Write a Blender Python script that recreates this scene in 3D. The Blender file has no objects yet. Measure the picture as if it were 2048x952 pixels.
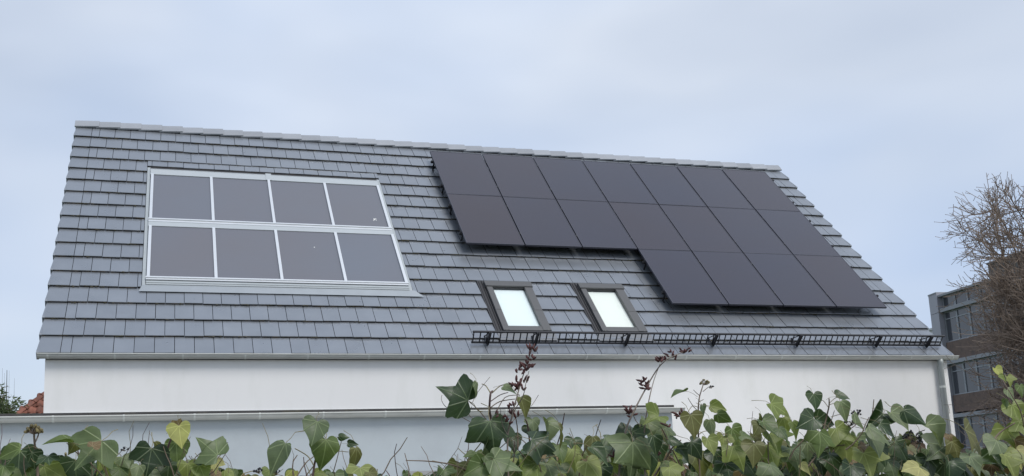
import bpy, math, random
from mathutils import Matrix, Vector

S = bpy.context.scene
COL = S.collection
R = math.radians
ZE = 3.75                     # eave height above the ground
PITCH = 0.836625              # roof pitch, about 48 degrees

# ------------------------------------------------------------------ camera
CAM = Vector((1.75821, -14.73045, -2.09908 + ZE))
RIGHT = Vector((0.95967642, -0.27859592, -0.03748974))
UP = Vector((-0.01162435, -0.17258065, 0.9849268))
FWD = Vector((0.28086659, 0.94477523, 0.16886008))
FPX, CX, CY = 1968.326, 915.397, 646.0
cd = bpy.data.cameras.new('camera')
co = bpy.data.objects.new('camera', cd)
COL.objects.link(co)
m = Matrix((RIGHT, UP, -FWD)).transposed().to_4x4()
m.translation = CAM
co.matrix_world = m
cd.sensor_width = 36
cd.lens = 36 * FPX / 2048
cd.shift_x = (1024 - CX) / 2048
cd.shift_y = (CY - 476) / 2048
cd.clip_end = 3000
cd.clip_start = 0.05
S.camera = co
S.render.resolution_x, S.render.resolution_y = 1024, 476

def ray(x, y):
    return RIGHT * ((x - CX) / FPX) - UP * ((y - CY) / FPX) + FWD
def px(x, y, Y):
    """world point seen at photo pixel x,y on the upright plane of depth Y"""
    d = ray(x, y)
    return CAM + d * ((Y - CAM.y) / d.y)

# ------------------------------------------------------------------ sky and sun
SUN_EL, SUN_AZ = R(53), R(152)      # azimuth clockwise from +Y: behind the camera, a little to its right
w = bpy.data.worlds.new('World')
S.world = w
w.use_nodes = True
nt = w.node_tree
nt.nodes.clear()
N = nt.nodes.new
out = N('ShaderNodeOutputWorld')
sky = N('ShaderNodeTexSky')
sky.sky_type = 'NISHITA'
sky.sun_disc = False
sky.sun_elevation = SUN_EL
sky.sun_rotation = SUN_AZ
sky.dust_density = 2.0
b1 = N('ShaderNodeBackground')
b1.inputs['Strength'].default_value = 0.13
nt.links.new(sky.outputs[0], b1.inputs[0])
tc = N('ShaderNodeTexCoord')
mp = N('ShaderNodeMapping')
mp.inputs['Scale'].default_value = (1.0, 1.0, 2.2)
mp.inputs['Location'].default_value = (1.7, 0.4, 0.1)
nt.links.new(tc.outputs['Generated'], mp.inputs[0])
n1 = N('ShaderNodeTexNoise')
n1.inputs['Scale'].default_value = 1.9
n1.inputs['Detail'].default_value = 3.5
n1.inputs['Roughness'].default_value = 0.5
n1.inputs['Distortion'].default_value = 0.25
nt.links.new(mp.outputs[0], n1.inputs[0])
r1 = N('ShaderNodeValToRGB')
r1.color_ramp.elements[0].position = 0.30
r1.color_ramp.elements[0].color = (0.66, 0.66, 0.66, 1)
r1.color_ramp.elements[1].position = 0.66
r1.color_ramp.elements[1].color = (1, 1, 1, 1)
nt.links.new(n1.outputs[0], r1.inputs[0])
n2 = N('ShaderNodeTexNoise')
n2.inputs['Scale'].default_value = 2.4
n2.inputs['Detail'].default_value = 2.5
nt.links.new(mp.outputs[0], n2.inputs[0])
r2 = N('ShaderNodeValToRGB')
r2.color_ramp.elements[0].position = 0.32
r2.color_ramp.elements[0].color = (0.53, 0.645, 0.85, 1)
r2.color_ramp.elements[1].position = 0.68
r2.color_ramp.elements[1].color = (0.735, 0.805, 0.92, 1)
nt.links.new(n2.outputs[0], r2.inputs[0])
b2 = N('ShaderNodeBackground')
b2.inputs['Strength'].default_value = 1.04
nt.links.new(r2.outputs[0], b2.inputs[0])
mix = N('ShaderNodeMixShader')
nt.links.new(r1.outputs[0], mix.inputs[0])
nt.links.new(b1.outputs[0], mix.inputs[1])
nt.links.new(b2.outputs[0], mix.inputs[2])
nt.links.new(mix.outputs[0], out.inputs[0])

sd = bpy.data.lights.new('sun', 'SUN')
sd.energy = 2.1
sd.angle = R(24)
sd.color = (1.0, 0.96, 0.9)
so = bpy.data.objects.new('sun', sd)
COL.objects.link(so)
sdir = Vector((math.sin(SUN_AZ) * math.cos(SUN_EL), math.cos(SUN_AZ) * math.cos(SUN_EL), math.sin(SUN_EL)))
so.rotation_euler = sdir.to_track_quat('Z', 'Y').to_euler()
so.location = sdir * 60

S.view_settings.view_transform = 'Standard'
S.view_settings.look = 'None'
S.view_settings.exposure = 0.0
S.view_settings.gamma = 1.0
S.view_settings.use_curve_mapping = False
S.render.engine = 'CYCLES'

# ------------------------------------------------------------------ materials
MATS = {}
def mat(name, col, rough=0.6, spec=0.5, metal=0.0, var=0.0, noise=0.0, nscale=6.0, bump=0.0, bscale=60.0,
        col2=None, c2scale=2.0, c2lo=0.5, c2hi=0.75, coat=0.0, stretch=(1, 1, 1), nrough=0.0):
    """principled material with per-piece variation, mottling, a second stain colour and fine relief"""
    if name in MATS:
        return MATS[name]
    M = bpy.data.materials.new(name)
    M.use_nodes = True
    t = M.node_tree
    B = t.nodes['Principled BSDF']
    L = t.links.new
    B.inputs['Roughness'].default_value = rough
    B.inputs['Metallic'].default_value = metal
    B.inputs['Specular IOR Level'].default_value = spec
    B.inputs['Coat Weight'].default_value = coat
    B.inputs['Coat Roughness'].default_value = 0.05
    g = t.nodes.new('ShaderNodeNewGeometry')
    mpn = t.nodes.new('ShaderNodeMapping')
    mpn.inputs['Scale'].default_value = stretch
    L(g.outputs['Position'], mpn.inputs[0])
    c = t.nodes.new('ShaderNodeRGB')
    c.outputs[0].default_value = (*col, 1)
    cur = c.outputs[0]
    if col2:
        n = t.nodes.new('ShaderNodeTexNoise')
        n.inputs['Scale'].default_value = c2scale
        n.inputs['Detail'].default_value = 6
        n.inputs['Roughness'].default_value = 0.62
        L(mpn.outputs[0], n.inputs[0])
        rp = t.nodes.new('ShaderNodeMapRange')
        rp.inputs[1].default_value = c2lo
        rp.inputs[2].default_value = c2hi
        L(n.outputs[0], rp.inputs[0])
        mx = t.nodes.new('ShaderNodeMix')
        mx.data_type = 'RGBA'
        L(rp.outputs[0], mx.inputs[0])
        L(cur, mx.inputs[6])
        mx.inputs[7].default_value = (*col2, 1)
        cur = mx.outputs[2]
    val = None
    def add(sock, amt):
        nonlocal val
        a = t.nodes.new('ShaderNodeMath')
        a.operation = 'MULTIPLY_ADD'
        L(sock, a.inputs[0])
        a.inputs[1].default_value = 2 * amt
        a.inputs[2].default_value = 1 - amt
        if val is None:
            val = a.outputs[0]
        else:
            k = t.nodes.new('ShaderNodeMath')
            k.operation = 'MULTIPLY'
            L(val, k.inputs[0])
            L(a.outputs[0], k.inputs[1])
            val = k.outputs[0]
    if var:
        oi = t.nodes.new('ShaderNodeObjectInfo')
        a = t.nodes.new('ShaderNodeMath')
        a.operation = 'ADD'
        L(oi.outputs['Random'], a.inputs[0])
        L(g.outputs['Random Per Island'], a.inputs[1])
        fr = t.nodes.new('ShaderNodeMath')
        fr.operation = 'FRACT'
        L(a.outputs[0], fr.inputs[0])
        add(fr.outputs[0], var)
    if noise:
        n = t.nodes.new('ShaderNodeTexNoise')
        n.inputs['Scale'].default_value = nscale
        n.inputs['Detail'].default_value = 5
        L(mpn.outputs[0], n.inputs[0])
        add(n.outputs[0], noise)
        if nrough:
            rr = t.nodes.new('ShaderNodeMath')
            rr.operation = 'MULTIPLY_ADD'
            L(n.outputs[0], rr.inputs[0])
            rr.inputs[1].default_value = 2 * nrough
            rr.inputs[2].default_value = rough - nrough
            L(rr.outputs[0], B.inputs['Roughness'])
    if val is not None:
        mx = t.nodes.new('ShaderNodeVectorMath')
        mx.operation = 'SCALE'
        L(cur, mx.inputs[0])
        L(val, mx.inputs['Scale'])
        cur = mx.outputs[0]
    L(cur, B.inputs['Base Color'])
    if bump:
        n = t.nodes.new('ShaderNodeTexNoise')
        n.inputs['Scale'].default_value = bscale
        n.inputs['Detail'].default_value = 4
        L(mpn.outputs[0], n.inputs[0])
        bn = t.nodes.new('ShaderNodeBump')
        bn.inputs['Strength'].default_value = bump
        bn.inputs['Distance'].default_value = 0.01
        L(n.outputs[0], bn.inputs['Height'])
        L(bn.outputs[0], B.inputs['Normal'])
    MATS[name] = M
    return M

TILE = mat('tile_engobe', (0.252, 0.272, 0.300), rough=0.30, spec=0.8, metal=0.42, var=0.045, noise=0.12, nscale=3.0, bump=0.10, bscale=35,
           col2=(0.255, 0.265, 0.285), c2scale=9, c2lo=0.60, c2hi=0.85, nrough=0.08)
TILE_EDGE = mat('tile_edge', (0.050, 0.047, 0.045), rough=0.9, spec=0.2, noise=0.4, nscale=25, col2=(0.15, 0.115, 0.08), c2scale=7, c2lo=0.5, c2hi=0.62)
RIDGE = mat('ridge_engobe', (0.30, 0.315, 0.34), rough=0.42, var=0.12, noise=0.1, nscale=6)
DECK = mat('roof_underlay', (0.03, 0.03, 0.03), rough=0.9)
PLASTER = mat('white_plaster', (0.86, 0.855, 0.84), rough=0.9, spec=0.2, noise=0.035, nscale=0.8, bump=0.25, bscale=180,
              col2=(0.765, 0.765, 0.735), c2scale=1.6, c2lo=0.50, c2hi=0.85, stretch=(1.5, 1, 0.45))
PLASTER_GREY = mat('grey_plaster', (0.46, 0.505, 0.53), rough=0.9, spec=0.2, noise=0.05, nscale=0.9, bump=0.25, bscale=170,
                   col2=(0.40, 0.43, 0.455), c2scale=1.2, c2lo=0.5, c2hi=0.8)
ZINC = mat('zinc', (0.54, 0.55, 0.52), rough=0.5, metal=0.1, noise=0.12, nscale=4, stretch=(1, 1, 4), col2=(0.44, 0.455, 0.43), c2scale=3)
ZINC_LIGHT = mat('zinc_solder', (0.64, 0.66, 0.63), rough=0.5, metal=0.1, noise=0.1, nscale=12)
ALU = mat('aluminium', (0.68, 0.70, 0.72), rough=0.38, metal=0.5, noise=0.05, nscale=5)
FLASH = mat('flashing_sheet', (0.40, 0.43, 0.44), rough=0.45, metal=0.3, noise=0.08, nscale=4)
DARKFLASH = mat('dark_sheet', (0.035, 0.035, 0.038), rough=0.5, metal=0.2)
BLACKMETAL = mat('black_powdercoat', (0.018, 0.018, 0.022), rough=0.5, spec=0.5)
PVFRAME = mat('pv_frame', (0.050, 0.051, 0.070), rough=0.4, spec=0.6)
WINFRAME = mat('window_cladding', (0.105, 0.105, 0.105), rough=0.42, metal=0.2, noise=0.06, nscale=6)
BITUMEN = mat('bitumen', (0.075, 0.072, 0.07), rough=0.95, noise=0.35, nscale=7, bump=0.4, bscale=50, col2=(0.11, 0.10, 0.075), c2scale=3, c2lo=0.55, c2hi=0.7)
WHITEPVC = mat('white_shutter', (0.62, 0.62, 0.60), rough=0.5, noise=0.03, nscale=3)
GREYWOOD = mat('grey_lintel', (0.33, 0.33, 0.33), rough=0.7, noise=0.06)
MUCK = mat('bird_dropping', (0.7, 0.7, 0.67), rough=0.9)

def glass_mat(name, tint=(1, 1, 1), ior=1.5, rough=0.0):
    M = bpy.data.materials.new(name)
    M.use_nodes = True
    t = M.node_tree
    t.nodes.remove(t.nodes['Principled BSDF'])
    o = t.nodes['Material Output']
    tr = t.nodes.new('ShaderNodeBsdfTransparent')
    tr.inputs[0].default_value = (*tint, 1)
    gl = t.nodes.new('ShaderNodeBsdfGlossy')
    gl.inputs['Roughness'].default_value = rough
    fr = t.nodes.new('ShaderNodeFresnel')
    fr.inputs[0].default_value = ior
    mx = t.nodes.new('ShaderNodeMixShader')
    t.links.new(fr.outputs[0], mx.inputs[0])
    t.links.new(tr.outputs[0], mx.inputs[1])
    t.links.new(gl.outputs[0], mx.inputs[2])
    t.links.new(mx.outputs[0], o.inputs[0])
    return M
GLASS = glass_mat('window_glass', (0.93, 0.97, 0.97))
BLIND = mat('white_blind', (0.86, 0.90, 0.91), rough=0.7)
BLIND2 = mat('cream_blind', (0.90, 0.90, 0.86), rough=0.7)

def panel_mat(name, col, rough, lines, coat, streak, linefreq, tint):
    """solar glass: base colour, faint cell lines in the panel's own coordinates, soft dirt film"""
    M = bpy.data.materials.new(name)
    M.use_nodes = True
    t = M.node_tree
    B = t.nodes['Principled BSDF']
    L = t.links.new
    B.inputs['Roughness'].default_value = rough
    B.inputs['Specular IOR Level'].default_value = 0.6
    B.inputs['Coat Weight'].default_value = coat
    B.inputs['Coat Roughness'].default_value = 0.03
    tcn = t.nodes.new('ShaderNodeTexCoord')
    sp = t.nodes.new('ShaderNodeSeparateXYZ')
    L(tcn.outputs['Object'], sp.inputs[0])
    mu = t.nodes.new('ShaderNodeMath')
    mu.operation = 'MULTIPLY'
    mu.inputs[1].default_value = linefreq
    L(sp.outputs['Y'], mu.inputs[0])
    fr = t.nodes.new('ShaderNodeMath')
    fr.operation = 'FRACT'
    L(mu.outputs[0], fr.inputs[0])
    lt = t.nodes.new('ShaderNodeMath')
    lt.operation = 'LESS_THAN'
    lt.inputs[1].default_value = 0.09
    L(fr.outputs[0], lt.inputs[0])
    g = t.nodes.new('ShaderNodeNewGeometry')
    n = t.nodes.new('ShaderNodeTexNoise')
    n.inputs['Scale'].default_value = 0.75
    n.inputs['Detail'].default_value = 4
    L(g.outputs['Position'], n.inputs[0])
    oi = t.nodes.new('ShaderNodeObjectInfo')
    a = t.nodes.new('ShaderNodeMath')
    a.operation = 'MULTIPLY_ADD'
    L(n.outputs[0], a.inputs[0])
    a.inputs[1].default_value = 2 * streak
    a.inputs[2].default_value = 1 - streak
    b = t.nodes.new('ShaderNodeMath')
    b.operation = 'MULTIPLY_ADD'
    L(lt.outputs[0], b.inputs[0])
    b.inputs[1].default_value = lines
    L(a.outputs[0], b.inputs[2])
    k = t.nodes.new('ShaderNodeMath')
    k.operation = 'MULTIPLY_ADD'
    L(oi.outputs['Random'], k.inputs[0])
    k.inputs[1].default_value = 0.12
    k.inputs[2].default_value = 0.94
    k2 = t.nodes.new('ShaderNodeMath')
    k2.operation = 'MULTIPLY'
    L(k.outputs[0], k2.inputs[0])
    L(b.outputs[0], k2.inputs[1])
    cr = t.nodes.new('ShaderNodeMix')
    cr.data_type = 'RGBA'
    hm = t.nodes.new('ShaderNodeMath')
    hm.operation = 'MULTIPLY_ADD'
    L(oi.outputs['Random'], hm.inputs[0])
    hm.inputs[1].default_value = 0.6
    hn_ = t.nodes.new('ShaderNodeMath')
    hn_.operation = 'MULTIPLY_ADD'
    L(n.outputs[0], hn_.inputs[0])
    hn_.inputs[1].default_value = 0.8
    hn_.inputs[2].default_value = -0.2
    L(hn_.outputs[0], hm.inputs[2])
    L(hm.outputs[0], cr.inputs[0])
    cr.inputs[6].default_value = (col[0] * (1 + tint), col[1], col[2] * (1 - tint * 0.5), 1)
    cr.inputs[7].default_value = (col[0] * (1 - tint * 0.8), col[1], col[2] * (1 + tint * 0.7), 1)
    v = t.nodes.new('ShaderNodeVectorMath')
    v.operation = 'SCALE'
    L(cr.outputs[2], v.inputs[0])
    L(k2.outputs[0], v.inputs['Scale'])
    L(v.outputs[0], B.inputs['Base Color'])
    return M
PVGLASS = panel_mat('pv_glass', (0.0205, 0.0145, 0.024), 0.25, 0.35, 0.4, 0.12, 11.6, 0.3)
COLGLASS = panel_mat('collector_glass', (0.126, 0.130, 0.150), 0.42, 0.07, 0.25, 0.05, 21.0, 0.10)

# ------------------------------------------------------------------ mesh helpers
class MB:
    def __init__(s):
        s.v, s.f, s.m, s.uv = [], [], [], []
    def face(s, pts, mi=0):
        b = len(s.v)
        s.v += [tuple(q) for q in pts]
        s.f.append(tuple(range(b, b + len(pts))))
        s.m.append(mi)
    def mesh(s, verts, faces, mi=0):
        b = len(s.v)
        s.v += [tuple(q) for q in verts]
        for f in faces:
            s.f.append(tuple(b + i for i in f))
            s.m.append(mi)
    def box(s, a, b, mi=0, top=None):
        x0, y0, z0 = a
        x1, y1, z1 = b
        v = [(x0, y0, z0), (x1, y0, z0), (x1, y1, z0), (x0, y1, z0), (x0, y0, z1), (x1, y0, z1), (x1, y1, z1), (x0, y1, z1)]
        s.mesh(v, [(0, 3, 2, 1), (0, 1, 5, 4), (1, 2, 6, 5), (2, 3, 7, 6), (3, 0, 4, 7)], mi)
        s.mesh(v, [(4, 5, 6, 7)], mi if top is None else top)
    def prism(s, prof, x0, x1, mi=0, cap=True, closed=True):
        """profile of (y,z) points extruded along x"""
        n = len(prof)
        v = [(x0, y, z) for y, z in prof] + [(x1, y, z) for y, z in prof]
        k = n if closed else n - 1
        s.mesh(v, [(i, (i + 1) % n, n + (i + 1) % n, n + i) for i in range(k)], mi)
        if cap:
            s.mesh(v, [tuple(range(n - 1, -1, -1)), tuple(range(n, 2 * n))], mi)
    def tube(s, pts, rad, n=6, mi=0, cap=True):
        pts = [Vector(q) for q in pts]
        if not hasattr(rad, '__len__'):
            rad = [rad] * len(pts)
        rings = []
        ref = Vector((0.31, 0.17, 0.93))
        for i, q in enumerate(pts):
            d = (pts[min(i + 1, len(pts) - 1)] - pts[max(i - 1, 0)])
            if d.length < 1e-9:
                d = Vector((0, 0, 1))
            d.normalize()
            if i == 0:
                a = d.cross(ref)
                if a.length < 0.05:
                    a = d.cross(Vector((1, 0, 0)))
            else:
                a = a - d * a.dot(d)
            a.normalize()
            b = d.cross(a)
            rings.append([q + (a * math.cos(2 * math.pi * j / n) + b * math.sin(2 * math.pi * j / n)) * rad[i] for j in range(n)])
        v = [q for r in rings for q in r]
        f = []
        for i in range(len(rings) - 1):
            for j in range(n):
                f.append((i * n + j, i * n + (j + 1) % n, (i + 1) * n + (j + 1) % n, (i + 1) * n + j))
        if cap:
            f.append(tuple(range(n - 1, -1, -1)))
            f.append(tuple((len(rings) - 1) * n + j for j in range(n)))
        s.mesh(v, f, mi)
    def ball(s, c, r, mi=0, n=6, sc=(1, 1, 1)):
        c = Vector(c)
        v = [c + Vector((0, 0, -r * sc[2]))]
        k = max(3, n // 2)
        for i in range(1, k):
            th = math.pi * i / k
            for j in range(n):
                ph = 2 * math.pi * j / n
                v.append(c + Vector((r * sc[0] * math.sin(th) * math.cos(ph), r * sc[1] * math.sin(th) * math.sin(ph), -r * sc[2] * math.cos(th))))
        v.append(c + Vector((0, 0, r * sc[2])))
        f = [(0, 1 + (j + 1) % n, 1 + j) for j in range(n)]
        for i in range(k - 2):
            for j in range(n):
                f.append((1 + i * n + j, 1 + i * n + (j + 1) % n, 1 + (i + 1) * n + (j + 1) % n, 1 + (i + 1) * n + j))
        e = len(v) - 1
        f += [(e, 1 + (k - 2) * n + j, 1 + (k - 2) * n + (j + 1) % n) for j in range(n)]
        s.mesh(v, f, mi)
    def data(s, name, mats, smooth=False):
        me = bpy.data.meshes.new(name)
        me.from_pydata(s.v, [], s.f)
        for q in mats:
            me.materials.append(q)
        me.polygons.foreach_set('material_index', s.m)
        if smooth:
            me.polygons.foreach_set('use_smooth', [True] * len(s.f))
        me.update()
        return me

WORLD = {}
I4 = Matrix.Identity(4)
def place(o, M, parent=None):
    COL.objects.link(o)
    WORLD[o.name] = M.copy()
    if parent is not None:
        o.parent = parent
        o.matrix_parent_inverse = WORLD[parent.name].inverted()
    o.matrix_basis = M
    return o
def obj(name, me, parent=None, M=I4):
    return place(bpy.data.objects.new(name, me), M, parent)
def build(mb, name, mats, parent=None, M=I4, smooth=False):
    return obj(name, mb.data(name, mats if isinstance(mats, (list, tuple)) else [mats], smooth), parent, M)
def empty(name, loc, label, cat, group=None):
    o = bpy.data.objects.new(name, None)
    o.empty_display_size = 0.2
    place(o, Matrix.Translation(Vector(loc)))
    return tag(o, label, cat, group)
def tag(o, label, cat, group=None):
    o['label'] = label
    o['category'] = cat
    if group:
        o['group'] = group
    return o
def structure(o):
    o['kind'] = 'structure'
    return o

# ------------------------------------------------------------------ ground
GRASS = mat('lawn', (0.055, 0.085, 0.028), rough=0.95, noise=0.4, nscale=3, col2=(0.10, 0.09, 0.05), c2scale=0.6, bump=0.6, bscale=25)
PAVE = mat('paving', (0.26, 0.25, 0.235), rough=0.9, noise=0.15, nscale=5, bump=0.3, bscale=40)
mb = MB()
n = 24
for i in range(n):
    for j in range(n):
        a = -700 + 1400 * i / n
        b = -700 + 1400 * j / n
        mb.face([(a, b, 0), (a + 1400 / n, b, 0), (a + 1400 / n, b + 1400 / n, 0), (a, b + 1400 / n, 0)])
structure(build(mb, 'ground', GRASS))
mb = MB()
mb.box((-8, -16.6, 0.004), (26, -13.2, 0.06))
structure(build(mb, 'pavement', PAVE))
mb = MB()
mb.box((-6, -11.4, 0.004), (24, -0.2, 0.05))  # pale ground out of view, added to bounce light up onto the walls
structure(build(mb, 'bounce_terrace', mat('bounce_gravel', (0.42, 0.40, 0.365), rough=0.95, noise=0.25, nscale=14, bump=0.5, bscale=60)))

# ------------------------------------------------------------------ house
rnd = random.Random(7)
L, EXP, ROWS = 15.61, 0.4032, 17
RV = 6.93                                  # slope length to the ridge line
CP, SP = math.cos(PITCH), math.sin(PITCH)
RY, RZ = RV * CP, RV * SP
MR = Matrix.Translation((0, 0, ZE)) @ Matrix.Rotation(PITCH, 4, 'X')     # roof plane: x along the eave, y up the slope, z off the roof

house = empty('house', (L / 2, RY, 0), 'long white plastered house under a steep dark grey tiled roof', 'house')
mb = MB()
WX0, WX1 = 0.09, 15.49
HY = 2 * RY
wt = ZE - 0.06
wm = 0.0
# front, back and the two gable walls
mb.face([(WX0, wm, 0), (WX1, wm, 0), (WX1, wm, wt), (WX0, wm, wt)])
mb.face([(WX1, HY, 0), (WX0, HY, 0), (WX0, HY, wt), (WX1, HY, wt)])
mb.face([(WX0, HY, 0), (WX0, 0, 0), (WX0, 0, wt), (WX0, RY, ZE + RZ - 0.12), (WX0, HY, wt)])
mb.face([(WX1, 0, 0), (WX1, HY, 0), (WX1, HY, wt), (WX1, RY, ZE + RZ - 0.12), (WX1, 0, wt)])
wall = build(mb, 'wall', PLASTER, house)
# roof: underlay slab of the front slope carries the tiles, the back slope is its own part
mb = MB()
mb.box((0.04, 0.07, -0.11), (L - 0.04, RV - 0.05, -0.012))
roof = build(mb, 'roof', DECK, house, MR)
MRB = Matrix.Translation((0, HY, ZE)) @ Matrix.Rotation(math.pi, 4, 'Z') @ Matrix.Translation((-L, 0, 0)) @ Matrix.Rotation(PITCH, 4, 'X')
mb = MB()
for k in range(ROWS):
    mb.prism([(k * EXP, 0.012), (k * EXP, 0.045), ((k + 1) * EXP + 0.02, 0.016), ((k + 1) * EXP + 0.02, -0.05), (k * EXP, -0.05)], 0, L)
build(mb, 'back_roof', TILE, house, MRB)

ZONES = [(1.33, 5.69, 1.60, 5.43), (6.90, 7.88, 0.62, 2.02), (8.67, 9.64, 0.62, 2.02)]
PV_U0, PV_VT, PV_W, PV_H = 6.875, 6.347, 1.1393, 1.7197
def pv_cells():
    for r in range(3):
        for c in range(7):
            if r < 2 or c >= 3:
                yield c, r
def under_pv(u0, u1, v0, v1):
    """share of the tile well under the panels"""
    for c, r in pv_cells():
        a, b = PV_U0 + c * PV_W, PV_VT - (r + 1) * PV_H
        if u0 > a - 0.02 and u1 < a + PV_W + 0.4 and v0 > b + 0.05 and v1 < b + PV_H + 0.3:
            return True
    return False

TW = (L - 0.57) / 53.5
pieces = []          # u0,u1,v0(lower edge),v1(end of the visible part),verge(-1,0,1)
for k in range(ROWS):
    xs = [0.0, 0.285]
    if k % 2 == 0:
        xs.append(0.285 + TW / 2)
    while xs[-1] + TW < L - 0.285 - 0.02:
        xs.append(xs[-1] + TW)
    if L - 0.285 - xs[-1] > 0.04:
        xs.append(L - 0.285)
    xs.append(L)
    for i in range(len(xs) - 1):
        vg = -1 if i == 0 else (1 if i == len(xs) - 2 else 0)
        parts = [(xs[i], xs[i + 1], k * EXP, (k + 1) * EXP)]
        for (z0, z1, y0, y1) in ZONES:
            nw = []
            for (a, b, c, d) in parts:
                if b <= z0 + 0.01 or a >= z1 - 0.01 or d <= y0 + 0.05 or c >= y1 - 0.01:
                    nw.append((a, b, c, d))
                    continue
                if c < y0 - 0.02:                      # its lower part shows below the flashing
                    nw.append((a, b, c, d))
                    continue
                if a < z0 - 0.02:
                    nw.append((a, z0, c, d))
                if b > z1 + 0.02:
                    nw.append((z1, b, c, d))
                if d > y1 + 0.05:
                    nw.append((max(a, z0), min(b, z1), y1, d))
            parts = nw
        for q in parts:
            pieces.append((*q, vg))

def tile_mesh(mb, w_, e_, vg, o=(0, 0, 0), roll=0.0):
    """one flat interlocking tile: thick rounded lower edge resting on the course below, thin upper end"""
    g = 0.0042
    x0, x1 = g, w_ - g
    hl, hu, th = 0.054, 0.054 - 0.038 * (e_ + 0.075) / 0.478, 0.027
    yl, yu = 0.0, e_ + 0.06
    ox, oy, oz = o
    def P(x, y, z):
        return (ox + x, oy + y, oz + z + roll * (x - w_ / 2))
    bev = 0.006
    prof = [(yl, hl - th), (yl, hl - bev), (yl + bev, hl), (yu, hu), (yu, hu - th * 0.6)]
    v = [P(x0, y, z) for y, z in prof] + [P(x1, y, z) for y, z in prof]
    mb.mesh(v, [(0, 5, 6, 1)], 1)                             # lower edge
    mb.mesh(v, [(1, 6, 7, 2), (2, 7, 8, 3)], 0)
    mb.mesh(v, [(3, 8, 9, 4), (0, 4, 9, 5)], 1)
    mb.mesh(v, [(0, 1, 2, 3, 4), (9, 8, 7, 6, 5)], 1)
    if vg:                                                    # verge flap hanging down the gable
        xa, xb = (x0 - 0.022, x0) if vg < 0 else (x1, x1 + 0.022)
        f = [(yl - 0.002, hl - 0.13), (yl - 0.002, hl - 0.004), (yl + 0.03, hl + 0.003), (e_ - 0.01, hu + 0.004), (e_ - 0.01, hu - 0.10)]
        tap = [0.012 * vg, 0.012 * vg, 0.010 * vg, -0.014 * vg, -0.014 * vg]
        v = [P(xa + (k_ if vg < 0 else 0), y, z) for (y, z), k_ in zip(f, tap)] + [P(xb + (k_ if vg > 0 else 0), y, z) for (y, z), k_ in zip(f, tap)]
        mb.mesh(v, [(0, 4, 3, 2, 1), (5, 6, 7, 8, 9), (0, 1, 6, 5), (1, 2, 7, 6), (2, 3, 8, 7), (3, 4, 9, 8), (4, 0, 5, 9)], 0)

def screen_area(u0, u1, v0, v1):
    q = []
    for (a, b) in ((u0, v0), (u1, v0), (u1, v1), (u0, v1)):
        d = MR @ Vector((a, b, 0.04)) - CAM
        z = d.dot(FWD)
        q.append((d.dot(RIGHT) / z * FPX, d.dot(UP) / z * FPX))
    return abs(sum(q[i][0] * q[(i + 1) % 4][1] - q[(i + 1) % 4][0] * q[i][1] for i in range(4))) / 2
rank = []
for q in pieces:
    a = screen_area(*q[:4])
    if under_pv(*q[:4]):
        a = 0
    rank.append((a, q))
rank.sort(key=lambda z: -z[0])
cache = {}
rest = MB()
for i, (a, q) in enumerate(rank):
    u0, u1, v0, v1, vg = q
    roll = rnd.gauss(0, 0.006)
    lift = rnd.uniform(0, 0.004)
    dv = rnd.gauss(0, 0.0035)
    if i < 300:
        key = (round(u1 - u0, 3), round(v1 - v0, 3), vg)
        if key not in cache:
            t = MB()
            tile_mesh(t, u1 - u0, v1 - v0, vg)
            cache[key] = t.data('tile', [TILE, TILE_EDGE])
        M = MR @ Matrix.Translation((u0, v0 + dv, lift)) @ Matrix.Rotation(-roll, 4, 'Y')
        obj('tile', cache[key], roof, M)
    else:
        tile_mesh(rest, u1 - u0, v1 - v0, vg, (u0, v0 + dv, lift), roll)
o = build(rest, 'far_tiles', [TILE, TILE_EDGE], roof, MR)
o['kind'] = 'stuff'
# moss and lichen crumbs caught on the lower tile edges
mb = MB()
rm_ = random.Random(3)
for i in range(900):
    k = rm_.randrange(1, ROWS)
    u = rm_.uniform(0.1, L - 0.1)
    if any(z0 - 0.05 < u < z1 + 0.05 and y0 - 0.1 < k * EXP < y1 + 0.02 for z0, z1, y0, y1 in ZONES):
        continue
    n_ = rm_.randrange(1, 5)
    for j in range(n_):
        mb.ball((u + rm_.gauss(0, 0.03), k * EXP - 0.004 + rm_.gauss(0, 0.004), 0.043 + rm_.uniform(-0.014, 0.006)), rm_.uniform(0.005, 0.013), n=5, sc=(1.8, 0.8, 0.8))
o = build(mb, 'moss', mat('moss', (0.085, 0.075, 0.045), rough=1.0, noise=0.5, nscale=20, col2=(0.14, 0.13, 0.11), c2scale=3), roof, MR)
o['kind'] = 'stuff'
# ridge caps
nc = 40
cl = L / nc
rm = MB()
prof = []
for j in range(9):
    a = -1.0 + 2.0 * j / 8
    s_ = 0.13 * a
    prof.append((s_, -abs(s_) * 0.92 + 0.035 * (1 - a * a)))
for j in range(8, -1, -1):
    prof.append((prof[j][0] * 0.86, prof[j][1] - 0.022))
v0_ = [(0, y, z + 0.022) for y, z in prof]
v1_ = [(cl + 0.05, y * 0.94, z) for y, z in prof]
nn = len(prof)
rm.mesh(v0_ + v1_, [(i, (i + 1) % nn, nn + (i + 1) % nn, nn + i) for i in range(nn)] + [tuple(range(nn - 1, -1, -1)), tuple(range(nn, 2 * nn))])
rme = rm.data('ridge_tile', [RIDGE])
for k in range(nc):
    last = 0.05 if k == nc - 1 else 0
    # laid from the far end so that each near cap's raised lip faces down the ridge
    obj('ridge_tile', rme, roof, Matrix.Translation((L - (k * cl) + 0.012, RY, ZE + RZ + 0.075 + rnd.uniform(-0.003, 0.003))) @ Matrix.Rotation(math.pi, 4, 'Z') @ Matrix.Rotation(rnd.gauss(0, 0.004), 4, 'Y'))

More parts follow.
